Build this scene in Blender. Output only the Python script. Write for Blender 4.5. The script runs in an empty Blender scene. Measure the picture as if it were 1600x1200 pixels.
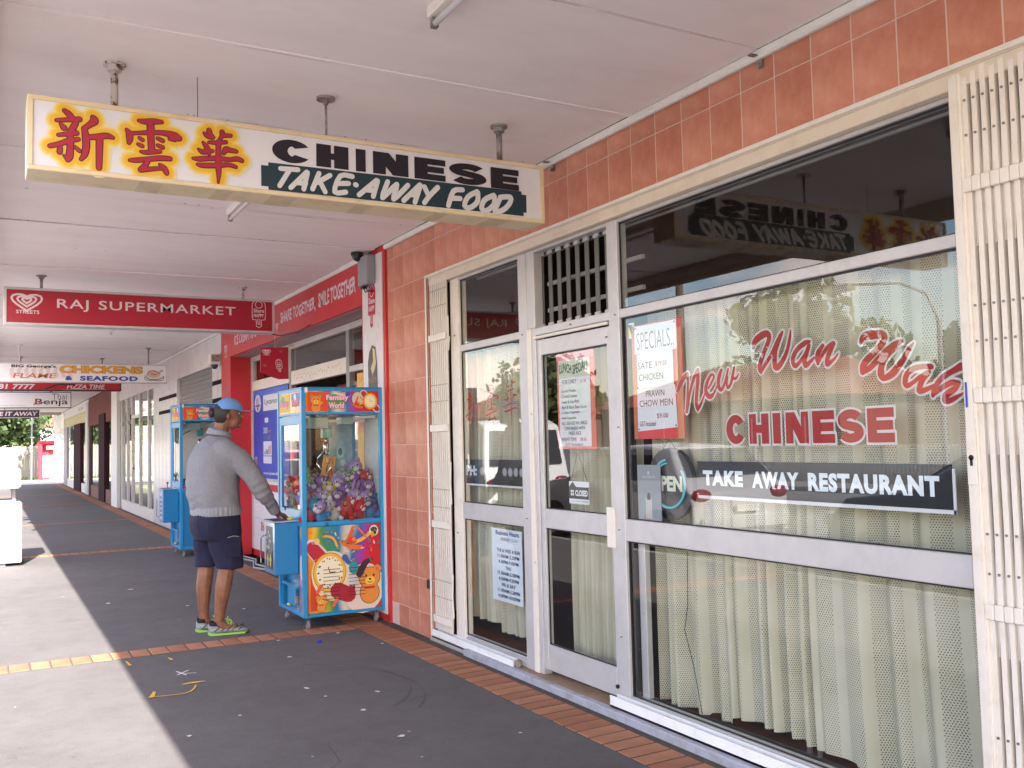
import bpy, bmesh, math, random
from math import sin, cos, pi, radians, sqrt
from mathutils import Vector, Matrix, noise

random.seed(7)
SC = bpy.context.scene
COL = SC.collection

# ------------------------------------------------------------------ camera
def setup_camera():
    yaw, pitch, roll = .51142924, .05894133, -.02426278
    f = Vector((sin(yaw)*cos(pitch), cos(yaw)*cos(pitch), sin(pitch)))
    r = Vector((cos(yaw), -sin(yaw), 0))
    u = r.cross(f)
    r2 = cos(roll)*r + sin(roll)*u
    u2 = -sin(roll)*r + cos(roll)*u
    cam = bpy.data.cameras.new('camera')
    co = bpy.data.objects.new('camera', cam)
    COL.objects.link(co)
    m = Matrix((r2, u2, -f)).transposed().to_4x4()
    m.translation = Vector((0, 0, 1.45))
    co.matrix_world = m
    cam.sensor_width = 36
    cam.lens = 1464.84/1600*36
    cam.clip_start = .05
    cam.clip_end = 1500
    SC.camera = co
setup_camera()

# ------------------------------------------------------------------ light
SUN_DIR = Vector((.30, 1.29, -1)).normalized()      # direction the light travels
EL = math.asin(-SUN_DIR.z)
AZ = math.atan2(-SUN_DIR.x, -SUN_DIR.y)             # sun bearing, clockwise from +Y
w = bpy.data.worlds.new('World')
SC.world = w
w.use_nodes = True
nt = w.node_tree
bg = nt.nodes['Background']
sky = nt.nodes.new('ShaderNodeTexSky')
sky.sky_type = 'NISHITA'
sky.sun_disc = False
sky.sun_elevation = EL
sky.sun_rotation = AZ
sky.air_density = 1.0
sky.dust_density = .6
# broken white cloud drifting over the blue
tc = nt.nodes.new('ShaderNodeTexCoord')
mp = nt.nodes.new('ShaderNodeMapping'); mp.inputs['Scale'].default_value = (1.3, 1.3, 3.6)
nz = nt.nodes.new('ShaderNodeTexNoise'); nz.inputs['Scale'].default_value = 2.1
nz.inputs['Detail'].default_value = 8; nz.inputs['Roughness'].default_value = .58
cr = nt.nodes.new('ShaderNodeValToRGB')
cr.color_ramp.elements[0].position = .48; cr.color_ramp.elements[1].position = .64
mx = nt.nodes.new('ShaderNodeMix'); mx.data_type = 'RGBA'
nt.links.new(tc.outputs['Generated'], mp.inputs['Vector'])
nt.links.new(mp.outputs['Vector'], nz.inputs['Vector'])
nt.links.new(nz.outputs['Fac'], cr.inputs['Fac'])
nt.links.new(cr.outputs['Color'], mx.inputs['Factor'])
hs = nt.nodes.new('ShaderNodeHueSaturation'); hs.inputs['Saturation'].default_value = 1.2
nt.links.new(sky.outputs['Color'], hs.inputs['Color'])
nt.links.new(hs.outputs['Color'], mx.inputs['A'])
mx.inputs['B'].default_value = (7.6, 7.5, 7.5, 1)
wb = nt.nodes.new('ShaderNodeMix'); wb.data_type = 'RGBA'; wb.blend_type = 'MULTIPLY'; wb.inputs['Factor'].default_value = 1
wb.inputs['B'].default_value = (1.15, .975, .89, 1)      # the photograph's warm white balance
nt.links.new(mx.outputs['Result'], wb.inputs['A'])
nt.links.new(wb.outputs['Result'], bg.inputs['Color'])
bg.inputs['Strength'].default_value = .15
sun = bpy.data.lights.new('sun', 'SUN')
sun.energy = 4.8; sun.angle = radians(.55); sun.color = (1, .94, .86)
so = bpy.data.objects.new('sun', sun); COL.objects.link(so)
so.rotation_euler = SUN_DIR.to_track_quat('-Z', 'Y').to_euler()
so.location = (-10, -30, 30)
SC.view_settings.view_transform = 'Standard'
SC.view_settings.look = 'None'
SC.view_settings.gamma = 1
SC.view_settings.exposure = 2.38
SC.view_settings.use_curve_mapping = False

# ------------------------------------------------------------------ materials
MATS = {}
def lin(h):
    h = h.lstrip('#')
    v = [int(h[i:i+2], 16)/255 for i in (0, 2, 4)]
    return tuple((c/12.92 if c <= .04045 else ((c+.055)/1.055)**2.4) for c in v) + (1,)
def mat(name, col, rough=.6, col2=None, nscale=4, metal=0, bump=0, bscale=60, spec=.5, stretch=(1, 1, 1), lo=.35, hi=.65, emit=None, coat=0, detail=6, bdist=.004):
    if name in MATS: return MATS[name]
    m = bpy.data.materials.new(name); m.use_nodes = True
    t = m.node_tree; p = t.nodes['Principled BSDF']
    c = tuple(col)+(1,) if len(col) == 3 else col
    p.inputs['Base Color'].default_value = c
    p.inputs['Roughness'].default_value = rough
    p.inputs['Metallic'].default_value = metal
    p.inputs['Specular IOR Level'].default_value = spec
    p.inputs['Coat Weight'].default_value = coat
    if emit:
        p.inputs['Emission Color'].default_value = c; p.inputs['Emission Strength'].default_value = emit
    if col2 or bump:
        co = t.nodes.new('ShaderNodeTexCoord')
        mpn = t.nodes.new('ShaderNodeMapping'); mpn.inputs['Scale'].default_value = stretch
        t.links.new(co.outputs['Object'], mpn.inputs['Vector'])
    if col2:
        n = t.nodes.new('ShaderNodeTexNoise'); n.inputs['Scale'].default_value = nscale
        n.inputs['Detail'].default_value = detail; n.inputs['Roughness'].default_value = .62
        r = t.nodes.new('ShaderNodeValToRGB')
        r.color_ramp.elements[0].position = lo; r.color_ramp.elements[1].position = hi
        r.color_ramp.elements[0].color = c
        r.color_ramp.elements[1].color = tuple(col2)+(1,) if len(col2) == 3 else col2
        t.links.new(mpn.outputs['Vector'], n.inputs['Vector'])
        t.links.new(n.outputs['Fac'], r.inputs['Fac'])
        t.links.new(r.outputs['Color'], p.inputs['Base Color'])
    if bump:
        n2 = t.nodes.new('ShaderNodeTexNoise'); n2.inputs['Scale'].default_value = bscale
        n2.inputs['Detail'].default_value = 5
        b = t.nodes.new('ShaderNodeBump'); b.inputs['Strength'].default_value = bump; b.inputs['Distance'].default_value = bdist
        t.links.new(mpn.outputs['Vector'], n2.inputs['Vector'])
        t.links.new(n2.outputs['Fac'], b.inputs['Height']); t.links.new(b.outputs['Normal'], p.inputs['Normal'])
    MATS[name] = m
    return m
def ink(h, rough=.45):
    """flat printed colour, hex in sRGB"""
    return mat('ink_'+h+('' if rough == .45 else '_%g' % rough), lin(h), rough)

def glass(name, ior=1.6, tint=(.92, .95, .94), extra=0):
    if name in MATS: return MATS[name]
    m = bpy.data.materials.new(name); m.use_nodes = True
    t = m.node_tree; t.nodes.clear()
    o = t.nodes.new('ShaderNodeOutputMaterial'); mix = t.nodes.new('ShaderNodeMixShader')
    tr = t.nodes.new('ShaderNodeBsdfTransparent'); tr.inputs['Color'].default_value = tint+(1,)
    gl = t.nodes.new('ShaderNodeBsdfGlossy'); gl.inputs['Roughness'].default_value = 0
    gl.inputs['Color'].default_value = (1, 1, 1, 1)
    # a flat pane mirrors the same from both sides: Schlick on |cos|
    g = t.nodes.new('ShaderNodeNewGeometry')
    d = t.nodes.new('ShaderNodeVectorMath'); d.operation = 'DOT_PRODUCT'
    a = t.nodes.new('ShaderNodeMath'); a.operation = 'ABSOLUTE'
    s = t.nodes.new('ShaderNodeMath'); s.operation = 'SUBTRACT'; s.inputs[0].default_value = 1
    pw = t.nodes.new('ShaderNodeMath'); pw.operation = 'POWER'; pw.inputs[1].default_value = 5
    f0 = ((ior-1)/(ior+1))**2
    f0 = 2*f0/(1+f0)+extra
    ma = t.nodes.new('ShaderNodeMath'); ma.operation = 'MULTIPLY_ADD'
    ma.inputs[1].default_value = 1-f0; ma.inputs[2].default_value = f0
    ma.use_clamp = True
    t.links.new(g.outputs['Incoming'], d.inputs[0]); t.links.new(g.outputs['Normal'], d.inputs[1])
    t.links.new(d.outputs['Value'], a.inputs[0]); t.links.new(a.outputs[0], s.inputs[1])
    t.links.new(s.outputs[0], pw.inputs[0]); t.links.new(pw.outputs[0], ma.inputs[0])
    t.links.new(ma.outputs[0], mix.inputs['Fac'])
    t.links.new(tr.outputs[0], mix.inputs[1]); t.links.new(gl.outputs[0], mix.inputs[2])
    t.links.new(mix.outputs[0], o.inputs['Surface'])
    MATS[name] = m
    return m

# ------------------------------------------------------------------ objects
WL = {}
def wloc(o): return WL.get(o.name, Vector((0, 0, 0))) if o else Vector((0, 0, 0))
def thing(name, label, cat, loc=(0, 0, 0), group=None):
    o = bpy.data.objects.new(name, None); COL.objects.link(o)
    o.location = loc; o['label'] = label; o['category'] = cat
    o.empty_display_size = .1
    if group: o['group'] = group
    WL[o.name] = Vector(loc)
    return o
def tag(o, label, cat, group=None):
    o['label'] = label; o['category'] = cat
    if group: o['group'] = group
    return o
def ob(name, bm, m, parent=None, smooth=False, label=None, kind=None, base=None):
    """link a bmesh written in world coordinates as one object"""
    base = Vector(base) if base is not None else wloc(parent)
    me = bpy.data.meshes.new(name)
    if isinstance(bm, bmesh.types.BMesh):
        bm.to_mesh(me); bm.free()
    else:
        me = bm
    if base.length > 0: me.transform(Matrix.Translation(-base))
    ms = m if isinstance(m, (list, tuple)) else [m]
    if len(me.materials) == 0:
        for x in ms: me.materials.append(x)
    if smooth:
        for p in me.polygons: p.use_smooth = True
    o = bpy.data.objects.new(name, me); COL.objects.link(o)
    if parent:
        o.parent = parent
        o.location = base-wloc(parent)
    else:
        o.location = base
    WL[o.name] = base
    if label: o['label'] = label
    if kind: o['kind'] = kind
    return o
def inst(name, me, loc, parent=None, rot=None):
    o = bpy.data.objects.new(name, me); COL.objects.link(o)
    L = Vector(loc)
    o.parent = parent
    o.location = L-wloc(parent)
    if rot: o.rotation_euler = rot
    WL[o.name] = L
    return o
def copy_tree(root, loc, rotz=0, label=None, scale=None, swap=None):
    r = root.copy(); COL.objects.link(r); r.location = loc; r.rotation_euler = (0, 0, rotz)
    WL[r.name] = Vector(loc)
    if scale: r.scale = scale
    if label: r['label'] = label
    def rec(src, dst):
        for ch in list(src.children):
            c = ch.copy(); COL.objects.link(c); c.parent = dst
            if swap and c.type == 'MESH' and c.data.materials and c.data.materials[0].name in swap:
                c.data = c.data.copy()
                for i, mm in enumerate(c.data.materials):
                    if mm.name in swap: c.data.materials[i] = swap[mm.name]
            rec(ch, c)
    rec(root, r)
    return r

def B(): return bmesh.new()
def box(bm, x0, x1, y0, y1, z0, z1, bev=0, mi=0, M=None, seg=1):
    if x0 > x1: x0, x1 = x1, x0
    if y0 > y1: y0, y1 = y1, y0
    if z0 > z1: z0, z1 = z1, z0
    v = [bm.verts.new(p) for p in ((x0, y0, z0), (x1, y0, z0), (x1, y1, z0), (x0, y1, z0), (x0, y0, z1), (x1, y0, z1), (x1, y1, z1), (x0, y1, z1))]
    fs = [bm.faces.new([v[i] for i in q]) for q in ((3, 2, 1, 0), (4, 5, 6, 7), (0, 1, 5, 4), (1, 2, 6, 5), (2, 3, 7, 6), (3, 0, 4, 7))]
    for f in fs: f.material_index = mi
    if bev:
        es = list({e for f in fs for e in f.edges})
        r = bmesh.ops.bevel(bm, geom=es, offset=bev, segments=seg, affect='EDGES', profile=.5)
        for f in r['faces']: f.material_index = mi
        v = list({q for f in r['faces'] for q in f.verts})
    if M is not None:
        for q in v: q.co = M @ q.co
    return v
def bx(name, m, parent, x0, x1, y0, y1, z0, z1, bev=0, **k):
    b = B(); box(b, x0, x1, y0, y1, z0, z1, bev); return ob(name, b, m, parent, **k)
def poly(bm, pts, mi=0):
    f = bm.faces.new([bm.verts.new(p) for p in pts]); f.material_index = mi; return f
def frame_of(t, up=Vector((0, 0, 1))):
    t = t.normalized()
    if abs(t.dot(up)) > .95: up = Vector((1, 0, 0))
    a = t.cross(up).normalized(); return a, a.cross(t).normalized()
def tube(bm, pts, r, n=8, mi=0, cap=True, flat=1.0):
    """pts list of points, r radius or list"""
    pts = [Vector(p) for p in pts]; rs = r if isinstance(r, (list, tuple)) else [r]*len(pts)
    rings = []
    for i, p in enumerate(pts):
        t = (pts[min(i+1, len(pts)-1)]-pts[max(i-1, 0)])
        a, b = frame_of(t)
        rings.append([bm.verts.new(p+(a*cos(2*pi*k/n)+b*sin(2*pi*k/n)*flat)*rs[i]) for k in range(n)])
    for i in range(len(rings)-1):
        for k in range(n):
            f = bm.faces.new([rings[i][k], rings[i][(k+1) % n], rings[i+1][(k+1) % n], rings[i+1][k]]); f.material_index = mi
    if cap:
        f = bm.faces.new(rings[0][::-1]); f.material_index = mi
        f = bm.faces.new(rings[-1]); f.material_index = mi
def ell(bm, c, r, seg=12, rings=8, M=None, mi=0):
    m = Matrix.Translation(Vector(c)) @ (M.to_4x4() if M else Matrix.Identity(4)) @ Matrix.Diagonal((r[0], r[1], r[2], 1)) if not isinstance(r, (int, float)) else Matrix.Translation(Vector(c)) @ Matrix.Scale(r, 4)
    res = bmesh.ops.create_uvsphere(bm, u_segments=seg, v_segments=rings, radius=1, matrix=m)
    for v in res['verts']:
        for f in v.link_faces: f.material_index = mi
def loft(bm, rings, mi=0, cap=True):
    """rings: lists of points, same count"""
    R = [[bm.verts.new(p) for p in ring] for ring in rings]; n = len(R[0])
    for i in range(len(R)-1):
        for k in range(n):
            f = bm.faces.new([R[i][k], R[i][(k+1) % n], R[i+1][(k+1) % n], R[i+1][k]]); f.material_index = mi
    if cap:
        bm.faces.new(R[0][::-1]).material_index = mi; bm.faces.new(R[-1]).material_index = mi
def ring(cx, cy, z, a, b, n=20, yaw=0, p=2.0, tilt=0):
    out = []
    for k in range(n):
        t = 2*pi*k/n
        ct, st = cos(t), sin(t)
        x = a*abs(ct)**(2/p)*(1 if ct >= 0 else -1); y = b*abs(st)**(2/p)*(1 if st >= 0 else -1)
        out.append(Vector((cx+x*cos(yaw)-y*sin(yaw), cy+x*sin(yaw)+y*cos(yaw), z+tilt*x)))
    return out
def fix(bm):
    bmesh.ops.recalc_face_normals(bm, faces=bm.faces[:])
    return bm
def remeshed(bm, voxel, smooth_it=4, fac=.5, decimate=None):
    me = bpy.data.meshes.new('t'); fix(bm); bm.to_mesh(me); bm.free()
    o = bpy.data.objects.new('t', me); COL.objects.link(o)
    r = o.modifiers.new('r', 'REMESH'); r.mode = 'VOXEL'; r.voxel_size = voxel
    s = o.modifiers.new('s', 'SMOOTH'); s.iterations = smooth_it; s.factor = fac
    if decimate:
        d = o.modifiers.new('d', 'DECIMATE'); d.ratio = decimate
    dg = bpy.context.evaluated_depsgraph_get()
    out = bpy.data.meshes.new_from_object(o.evaluated_get(dg))
    bpy.data.objects.remove(o); bpy.data.meshes.remove(me)
    out.materials.clear()
    return out

# ------------------------------------------------------------------ flat print
GL = {}
def glyphs(s, bold=0, sp=1.0):
    k = (s, bold, sp)
    if k in GL: return GL[k]
    c = bpy.data.curves.new('t', 'FONT'); c.body = s; c.size = 1; c.offset = bold; c.resolution_u = 3
    c.space_character = sp
    o = bpy.data.objects.new('t', c); COL.objects.link(o)
    dg = bpy.context.evaluated_depsgraph_get()
    me = bpy.data.meshes.new_from_object(o.evaluated_get(dg))
    vs = [(v.co.x, v.co.y) for v in me.vertices]; fs = [tuple(p.vertices) for p in me.polygons]
    bpy.data.objects.remove(o); bpy.data.curves.remove(c); bpy.data.meshes.remove(me)
    if not vs: vs = [(0, 0)]
    x0 = min(v[0] for v in vs); x1 = max(v[0] for v in vs); y0 = min(v[1] for v in vs); y1 = max(v[1] for v in vs)
    vs = [((x-x0)/max(x1-x0, 1e-6), (y-y0)/max(y1-y0, 1e-6)) for x, y in vs]
    GL[k] = (vs, fs); return GL[k]
class Print:
    """flat shapes laid on a plane: origin o, axes u (right) and v (up), viewer side n"""
    def __init__(s, o, u, v, d=.0015, step=.0002):
        s.o = Vector(o); s.u = Vector(u); s.v = Vector(v); s.n = s.u.cross(s.v).normalized()
        s.d = d; s.st = step; s.bm = B(); s.ms = []; s.mi = {}
    def m(s, c):
        if isinstance(c, str): c = ink(c)
        if c.name not in s.mi: s.mi[c.name] = len(s.ms); s.ms.append(c)
        return s.mi[c.name]
    def P(s, x, y): return s.o+s.u*x+s.v*y+s.n*s.d
    def up(s): s.d += s.st
    def face(s, pts, mi):
        f = s.bm.faces.new([s.bm.verts.new(s.P(x, y)) for x, y in pts]); f.material_index = mi
        f.normal_update()
        if f.normal.dot(s.n) < 0: f.normal_flip()
    def poly(s, pts, c): s.face(pts, s.m(c)); s.up(); return s
    def rect(s, x0, y0, x1, y1, c): return s.poly([(x0, y0), (x1, y0), (x1, y1), (x0, y1)], c)
    def disc(s, x, y, rx, ry, c, n=24, a=0):
        pts = []
        for k in range(n):
            t = 2*pi*k/n; X = rx*cos(t); Y = ry*sin(t)
            pts.append((x+X*cos(a)-Y*sin(a), y+X*sin(a)+Y*cos(a)))
        return s.poly(pts, c)
    def ringd(s, x, y, rx, ry, w_, c, n=28):
        mi = s.m(c)
        for k in range(n):
            t = 2*pi*k/n; t2 = 2*pi*(k+1)/n
            s.face([(x+rx*cos(t), y+ry*sin(t)), (x+rx*cos(t2), y+ry*sin(t2)), (x+(rx-w_)*cos(t2), y+(ry-w_)*sin(t2)), (x+(rx-w_)*cos(t), y+(ry-w_)*sin(t))], mi)
        s.up(); return s
    def text(s, t, x, y, w_, h, c, bold=0, shear=0, sp=1.0, fn=None):
        vs, fs = glyphs(t, bold, sp); mi = s.m(c)
        vv = []
        for a, b in vs:
            X = x+a*w_+shear*b*h; Y = y+b*h
            if fn: X, Y = fn(X, Y)
            vv.append(s.bm.verts.new(s.P(X, Y)))
        for f in fs:
            if len(set(f)) < 3: continue
            try: q = s.bm.faces.new([vv[i] for i in f])
            except ValueError: continue
            q.material_index = mi; q.normal_update()
            if q.normal.dot(s.n) < 0: q.normal_flip()
        s.up(); return s
    def stroke(s, pts, c, sub=4, grow=0):
        """pts (x,y,w)"""
        mi = s.m(c)
        P_ = [(p[0], p[1], p[2]+grow) for p in pts]
        out = []
        n = len(P_)
        if n > 2:
            for i in range(n-1):
                p0, p1, p2, p3 = P_[max(i-1, 0)], P_[i], P_[i+1], P_[min(i+2, n-1)]
                for j in range(sub):
                    t = j/sub
                    out.append(tuple(.5*(2*p1[k]+(-p0[k]+p2[k])*t+(2*p0[k]-5*p1[k]+4*p2[k]-p3[k])*t*t+(-p0[k]+3*p1[k]-3*p2[k]+p3[k])*t**3) for k in range(3)))
            out.append(P_[-1])
        else: out = P_
        d0 = s.d
        for i in range(len(out)):
            x, y, w_ = out[i]; w_ = max(w_, .0008)
            s.face([(x+w_/2*cos(2*pi*k/10), y+w_/2*sin(2*pi*k/10)) for k in range(10)], mi); s.d += 4e-6
            if i+1 < len(out):
                x2, y2, w2 = out[i+1]; w2 = max(w2, .0008)
                dx, dy = x2-x, y2-y; l = sqrt(dx*dx+dy*dy)
                if l < 1e-6: continue
                nx, ny = -dy/l, dx/l
                s.face([(x+nx*w_/2, y+ny*w_/2), (x-nx*w_/2, y-ny*w_/2), (x2-nx*w2/2, y2-ny*w2/2), (x2+nx*w2/2, y2+ny*w2/2)], mi); s.d += 4e-6
        s.d = max(d0+s.st*.15, s.d) 
        return s
    def line(s, pts, w_, c, sub=3): return s.stroke([(p[0], p[1], w_) for p in pts], c, sub)
    def end(s, name, parent, **k):
        return ob(name, s.bm, s.ms, parent, **k)
def pen(T, pts, sw, sh, c, sub=5):
    """broad stroke with an elliptical pen: sw thick across verticals, sh across horizontals"""
    mi = T.m(c); out = []; n = len(pts)
    for i in range(n-1):
        p0, p1, p2, p3 = pts[max(i-1, 0)], pts[i], pts[i+1], pts[min(i+2, n-1)]
        for j in range(sub):
            t = j/sub; out.append(tuple(.5*(2*p1[k]+(-p0[k]+p2[k])*t+(2*p0[k]-5*p1[k]+4*p2[k]-p3[k])*t*t+(-p0[k]+3*p1[k]-3*p2[k]+p3[k])*t**3) for k in range(2)))
    out.append(pts[-1]); L = []
    for i in range(len(out)):
        a, b_ = out[max(i-1, 0)], out[min(i+1, len(out)-1)]
        dx, dy = (b_[0]-a[0])/sw, (b_[1]-a[1])/sh; l = sqrt(dx*dx+dy*dy) or 1
        L.append((-dy/l*sw/2, dx/l*sh/2))
    for i in range(len(out)-1):
        (x, y), (x2, y2) = out[i], out[i+1]; (a, b_), (a2, b2) = L[i], L[i+1]
        T.face([(x+a, y+b_), (x-a, y-b_), (x2-a2, y2-b2), (x2+a2, y2+b2)], mi); T.d += 4e-6
    T.up()
def block(T, s, cells, y, h, sw, sh, c, g_=0):
    """heavy block capitals, one per cell (x0, x1); g_ grows them for an outline"""
    y -= g_; h += 2*g_; sw += 2*g_; sh += 2*g_
    for ch, (a, b_) in zip(s, cells):
        a -= g_; b_ += g_
        if ch == 'H': T.rect(a, y, a+sw, y+h, c); T.rect(b_-sw, y, b_, y+h, c); T.rect(a+sw*.9, y+h/2-sh/2, b_-sw*.9, y+h/2+sh/2, c)
        elif ch == 'I': T.rect(a, y, b_, y+h, c)
        elif ch == 'N': T.rect(a, y, a+sw*.92, y+h, c); T.rect(b_-sw*.92, y, b_, y+h, c); T.poly([(a, y+h), (a+sw*1.15, y+h), (b_, y), (b_-sw*1.15, y)], c)
        elif ch == 'E': T.rect(a, y, a+sw, y+h, c); [T.rect(a+sw*.9, q, b_-(.0 if k != 1 else sw*.12), q+sh, c) for k, q in enumerate((y, y+h/2-sh/2, y+h-sh))]
        elif ch == 'C':
            cx, cy, rx, ry = (a+b_)/2, y+h/2, (b_-a-sw)/2, (h-sh)/2
            pen(T, [(cx+rx*cos(t), cy+ry*sin(t)) for t in [radians(33+294*k/16) for k in range(17)]], sw, sh, c, 3)
        elif ch == 'S':
            cx, cy, rx, ry = (a+b_)/2, y+h/2, (b_-a-sw)/2, (h-sh)/2
            pts = [(cx+rx*cos(radians(t)), cy+ry/2+ry/2*sin(radians(t))) for t in (25, 60, 90, 125, 160, 190, 225)]+[(cx, cy)]+[(cx+rx*cos(radians(t)), cy-ry/2+ry/2*sin(radians(t))) for t in (45, 10, -20, -55, -90, -120, -155)]
            pen(T, pts, sw, sh, c, 3)
def trip(a): return [(a[i]/1000, a[i+1]/1000, a[i+2]/1000) for i in range(0, len(a), 3)]
def facade(x, d=.0015, step=.0002): return Print((x, 0, 0), (0, -1, 0), (0, 0, 1), d, step)   # u = -Y, v = Z
def cross(y, d=.0015, step=.0002): return Print((0, y, 0), (1, 0, 0), (0, 0, 1), d, step)    # u = X, v = Z, faces -Y
BR={
'NEW':[[-3604,1667,17,-3572,1707,25,-3547,1731,26,-3526,1745,20],[-3524,1745,20,-3525,1691,15,-3533,1614,16,-3540,1563,20],[-3538,1563,16,-3516,1639,16,-3493,1694,18,-3468,1738,21,-3449,1760,18],[-3447,1758,21,-3450,1712,23,-3461,1649,23,-3467,1598,22,-3457,1570,18],[-3457,1572,19,-3437,1592,16,-3416,1624,11,-3402,1645,8],[-3377,1667,10,-3357,1688,12,-3337,1716,11,-3343,1729,12,-3362,1723,16,-3386,1692,21,-3396,1658,23,-3382,1632,25,-3360,1628,23,-3337,1644,12,-3317,1673,8],[-3284,1744,17,-3300,1719,23,-3308,1685,21,-3300,1660,20,-3286,1656,18,-3266,1680,15,-3250,1715,14,-3238,1747,10],[-3245,1710,12,-3250,1679,13,-3243,1661,16,-3224,1679,15,-3212,1708,18,-3199,1748,13],[-3209,1703,16,-3188,1701,13,-3171,1719,6]],
'WAN':[[-3075,1826,14,-3062,1853,30,-3029,1872,34,-2994,1881,31,-2975,1872,26,-2980,1845,25,-3006,1803,23,-3031,1760,25,-3037,1732,25,-3030,1715,15],[-3030,1718,15,-3009,1741,18,-2969,1783,19,-2936,1824,24,-2912,1857,23,-2896,1877,14],[-2911,1851,18,-2938,1802,21,-2947,1759,26,-2941,1731,29,-2919,1737,27,-2888,1770,22,-2867,1809,18,-2854,1851,16,-2848,1880,7],[-2748,1821,15,-2771,1818,23,-2810,1800,23,-2837,1771,22,-2842,1744,22,-2829,1727,20,-2806,1741,17,-2781,1763,17,-2755,1792,17],[-2751,1805,18,-2766,1775,23,-2778,1747,23,-2772,1725,23,-2747,1739,17,-2726,1753,11],[-2678,1798,18,-2701,1774,25,-2709,1749,22,-2707,1728,16],[-2707,1730,15,-2685,1757,16,-2654,1788,19,-2625,1802,20],[-2622,1800,21,-2638,1776,22,-2656,1744,23,-2658,1721,22,-2637,1730,16,-2617,1743,11,-2600,1760,4]],
'WAH':[[-2490,1790,16,-2473,1812,30,-2437,1815,36,-2396,1813,33,-2378,1802,28,-2388,1779,29,-2424,1748,27,-2464,1720,30,-2482,1698,30,-2486,1676,24],[-2486,1673,16,-2451,1690,24,-2408,1721,27,-2373,1746,29,-2332,1767,27,-2304,1777,17],[-2332,1759,26,-2374,1729,26,-2396,1697,26,-2401,1664,30,-2389,1646,23,-2351,1660,29,-2317,1691,26,-2289,1724,22,-2271,1747,18,-2253,1765,7],[-2185,1673,21,-2216,1677,19,-2257,1672,22,-2286,1655,22,-2296,1628,22,-2289,1611,19,-2260,1623,16,-2227,1643,16,-2199,1654,19],[-2196,1654,19,-2222,1629,22,-2236,1603,22,-2236,1589,22,-2208,1593,19,-2177,1605,13],[-2065,1665,29,-2097,1652,22,-2136,1634,22,-2165,1609,20,-2178,1583,21,-2182,1569,14],[-2173,1578,16,-2142,1597,21,-2105,1611,21,-2079,1609,16],[-2080,1608,18,-2095,1589,23,-2128,1570,26,-2135,1549,21,-2118,1548,21,-2088,1560,15,-2064,1572,8]],
'XIN':[[264,2816,16,278,2806,23,290,2791,22],[235,2772,13,272,2779,17,319,2788,21],[251,2759,13,262,2745,23],[305,2770,22,292,2743,23,278,2722,17],[242,2713,13,273,2721,17,308,2730,20],[212,2664,17,246,2677,19,278,2693,20,314,2705,17],[286,2712,23,285,2663,24,283,2632,26,277,2616,19],[277,2615,14,262,2632,8],[249,2661,17,247,2644,20],[303,2671,13,319,2658,15],[369,2804,18,375,2790,30,358,2772,22,336,2753,18],[336,2753,19,341,2726,25,344,2686,26,339,2648,23,325,2624,13],[347,2717,19,389,2726,23,422,2734,23,444,2729,14],[394,2721,26,393,2659,24,392,2597,21]],
'YUN':[[544,2816,12,567,2815,22,607,2821,23,635,2823,15],[591,2798,29,592,2749,26,595,2698,26],[497,2771,12,507,2756,25,509,2735,25,506,2716,15],[517,2758,15,549,2764,15,579,2769,18,617,2775,18,656,2776,24,687,2768,35,705,2762,23],[666,2754,12,687,2754,18],[547,2742,13,559,2735,15],[542,2715,13,558,2709,15],[620,2750,15,638,2743,17],[620,2720,15,638,2714,17],[552,2685,10,572,2684,17,605,2691,18,628,2695,15],[509,2643,12,532,2646,20,579,2656,19,630,2667,21,668,2669,19],[579,2647,18,569,2629,20,552,2608,22],[552,2608,22,587,2615,18,630,2623,15],[627,2639,12,643,2627,21,653,2609,20,654,2603,13]],
'HUA':[[829,2815,20,833,2797,22,846,2786,15],[809,2799,12,821,2788,17,841,2783,15],[884,2815,20,883,2797,17,873,2780,12],[888,2800,17,920,2804,15],[828,2761,12,863,2765,17,900,2772,15],[804,2757,12,816,2743,20,823,2726,24,828,2712,14],[784,2726,10,804,2716,20,843,2726,14],[890,2720,12,900,2739,25,918,2739,20,943,2737,17],[762,2683,11,786,2683,20,828,2691,20,867,2695,20,915,2697,17,948,2704,20,968,2698,17],[779,2659,11,803,2657,20,867,2665,20,912,2673,17,942,2667,14],[868,2769,20,867,2665,23,868,2626,17,866,2588,6]],
'TAKE':[[1140,2686,24,1219,2690,25],[1181,2685,24,1135,2607,24],[1260,2684,25,1185,2604,24],[1263,2682,25,1245,2604,25],[1214,2630,25,1254,2631,25],[1317,2685,25,1286,2609,25],[1369,2682,25,1308,2641,25],[1321,2647,25,1345,2602,25],[1476,2689,26,1418,2685,25,1390,2607,25,1443,2612,26],[1404,2648,25,1457,2654,26],[1491,2652,26,1495,2651,26],[1596,2685,26,1508,2606,26],[1601,2683,26,1578,2606,26],[1547,2633,26,1583,2635,26],[1652,2685,26,1624,2604,26,1698,2677,27,1680,2604,27,1755,2679,27],[1818,2688,27,1732,2603,27],[1821,2686,27,1790,2600,27],[1766,2635,27,1794,2635,27],[1842,2681,27,1860,2644,27],[1912,2686,28,1867,2639,27,1840,2603,27],[2047,2689,28,1997,2677,28,1968,2602,28],[1983,2640,28,2033,2644,28],[2129,2688,29,2077,2658,28,2056,2611,28,2086,2603,28,2128,2637,29,2132,2684,29],[2222,2680,29,2169,2651,29,2151,2607,29,2179,2597,29,2221,2633,29,2226,2675,29],[2259,2674,29,2318,2681,29,2312,2647,29,2273,2610,29,2226,2598,29,2259,2670,29]],
}
CSIGN = [(1.103, 1.281), (1.305, 1.459), (1.494, 1.543), (1.579, 1.759), (1.79, 1.955), (1.975, 2.181), (2.206, 2.368)]
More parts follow.
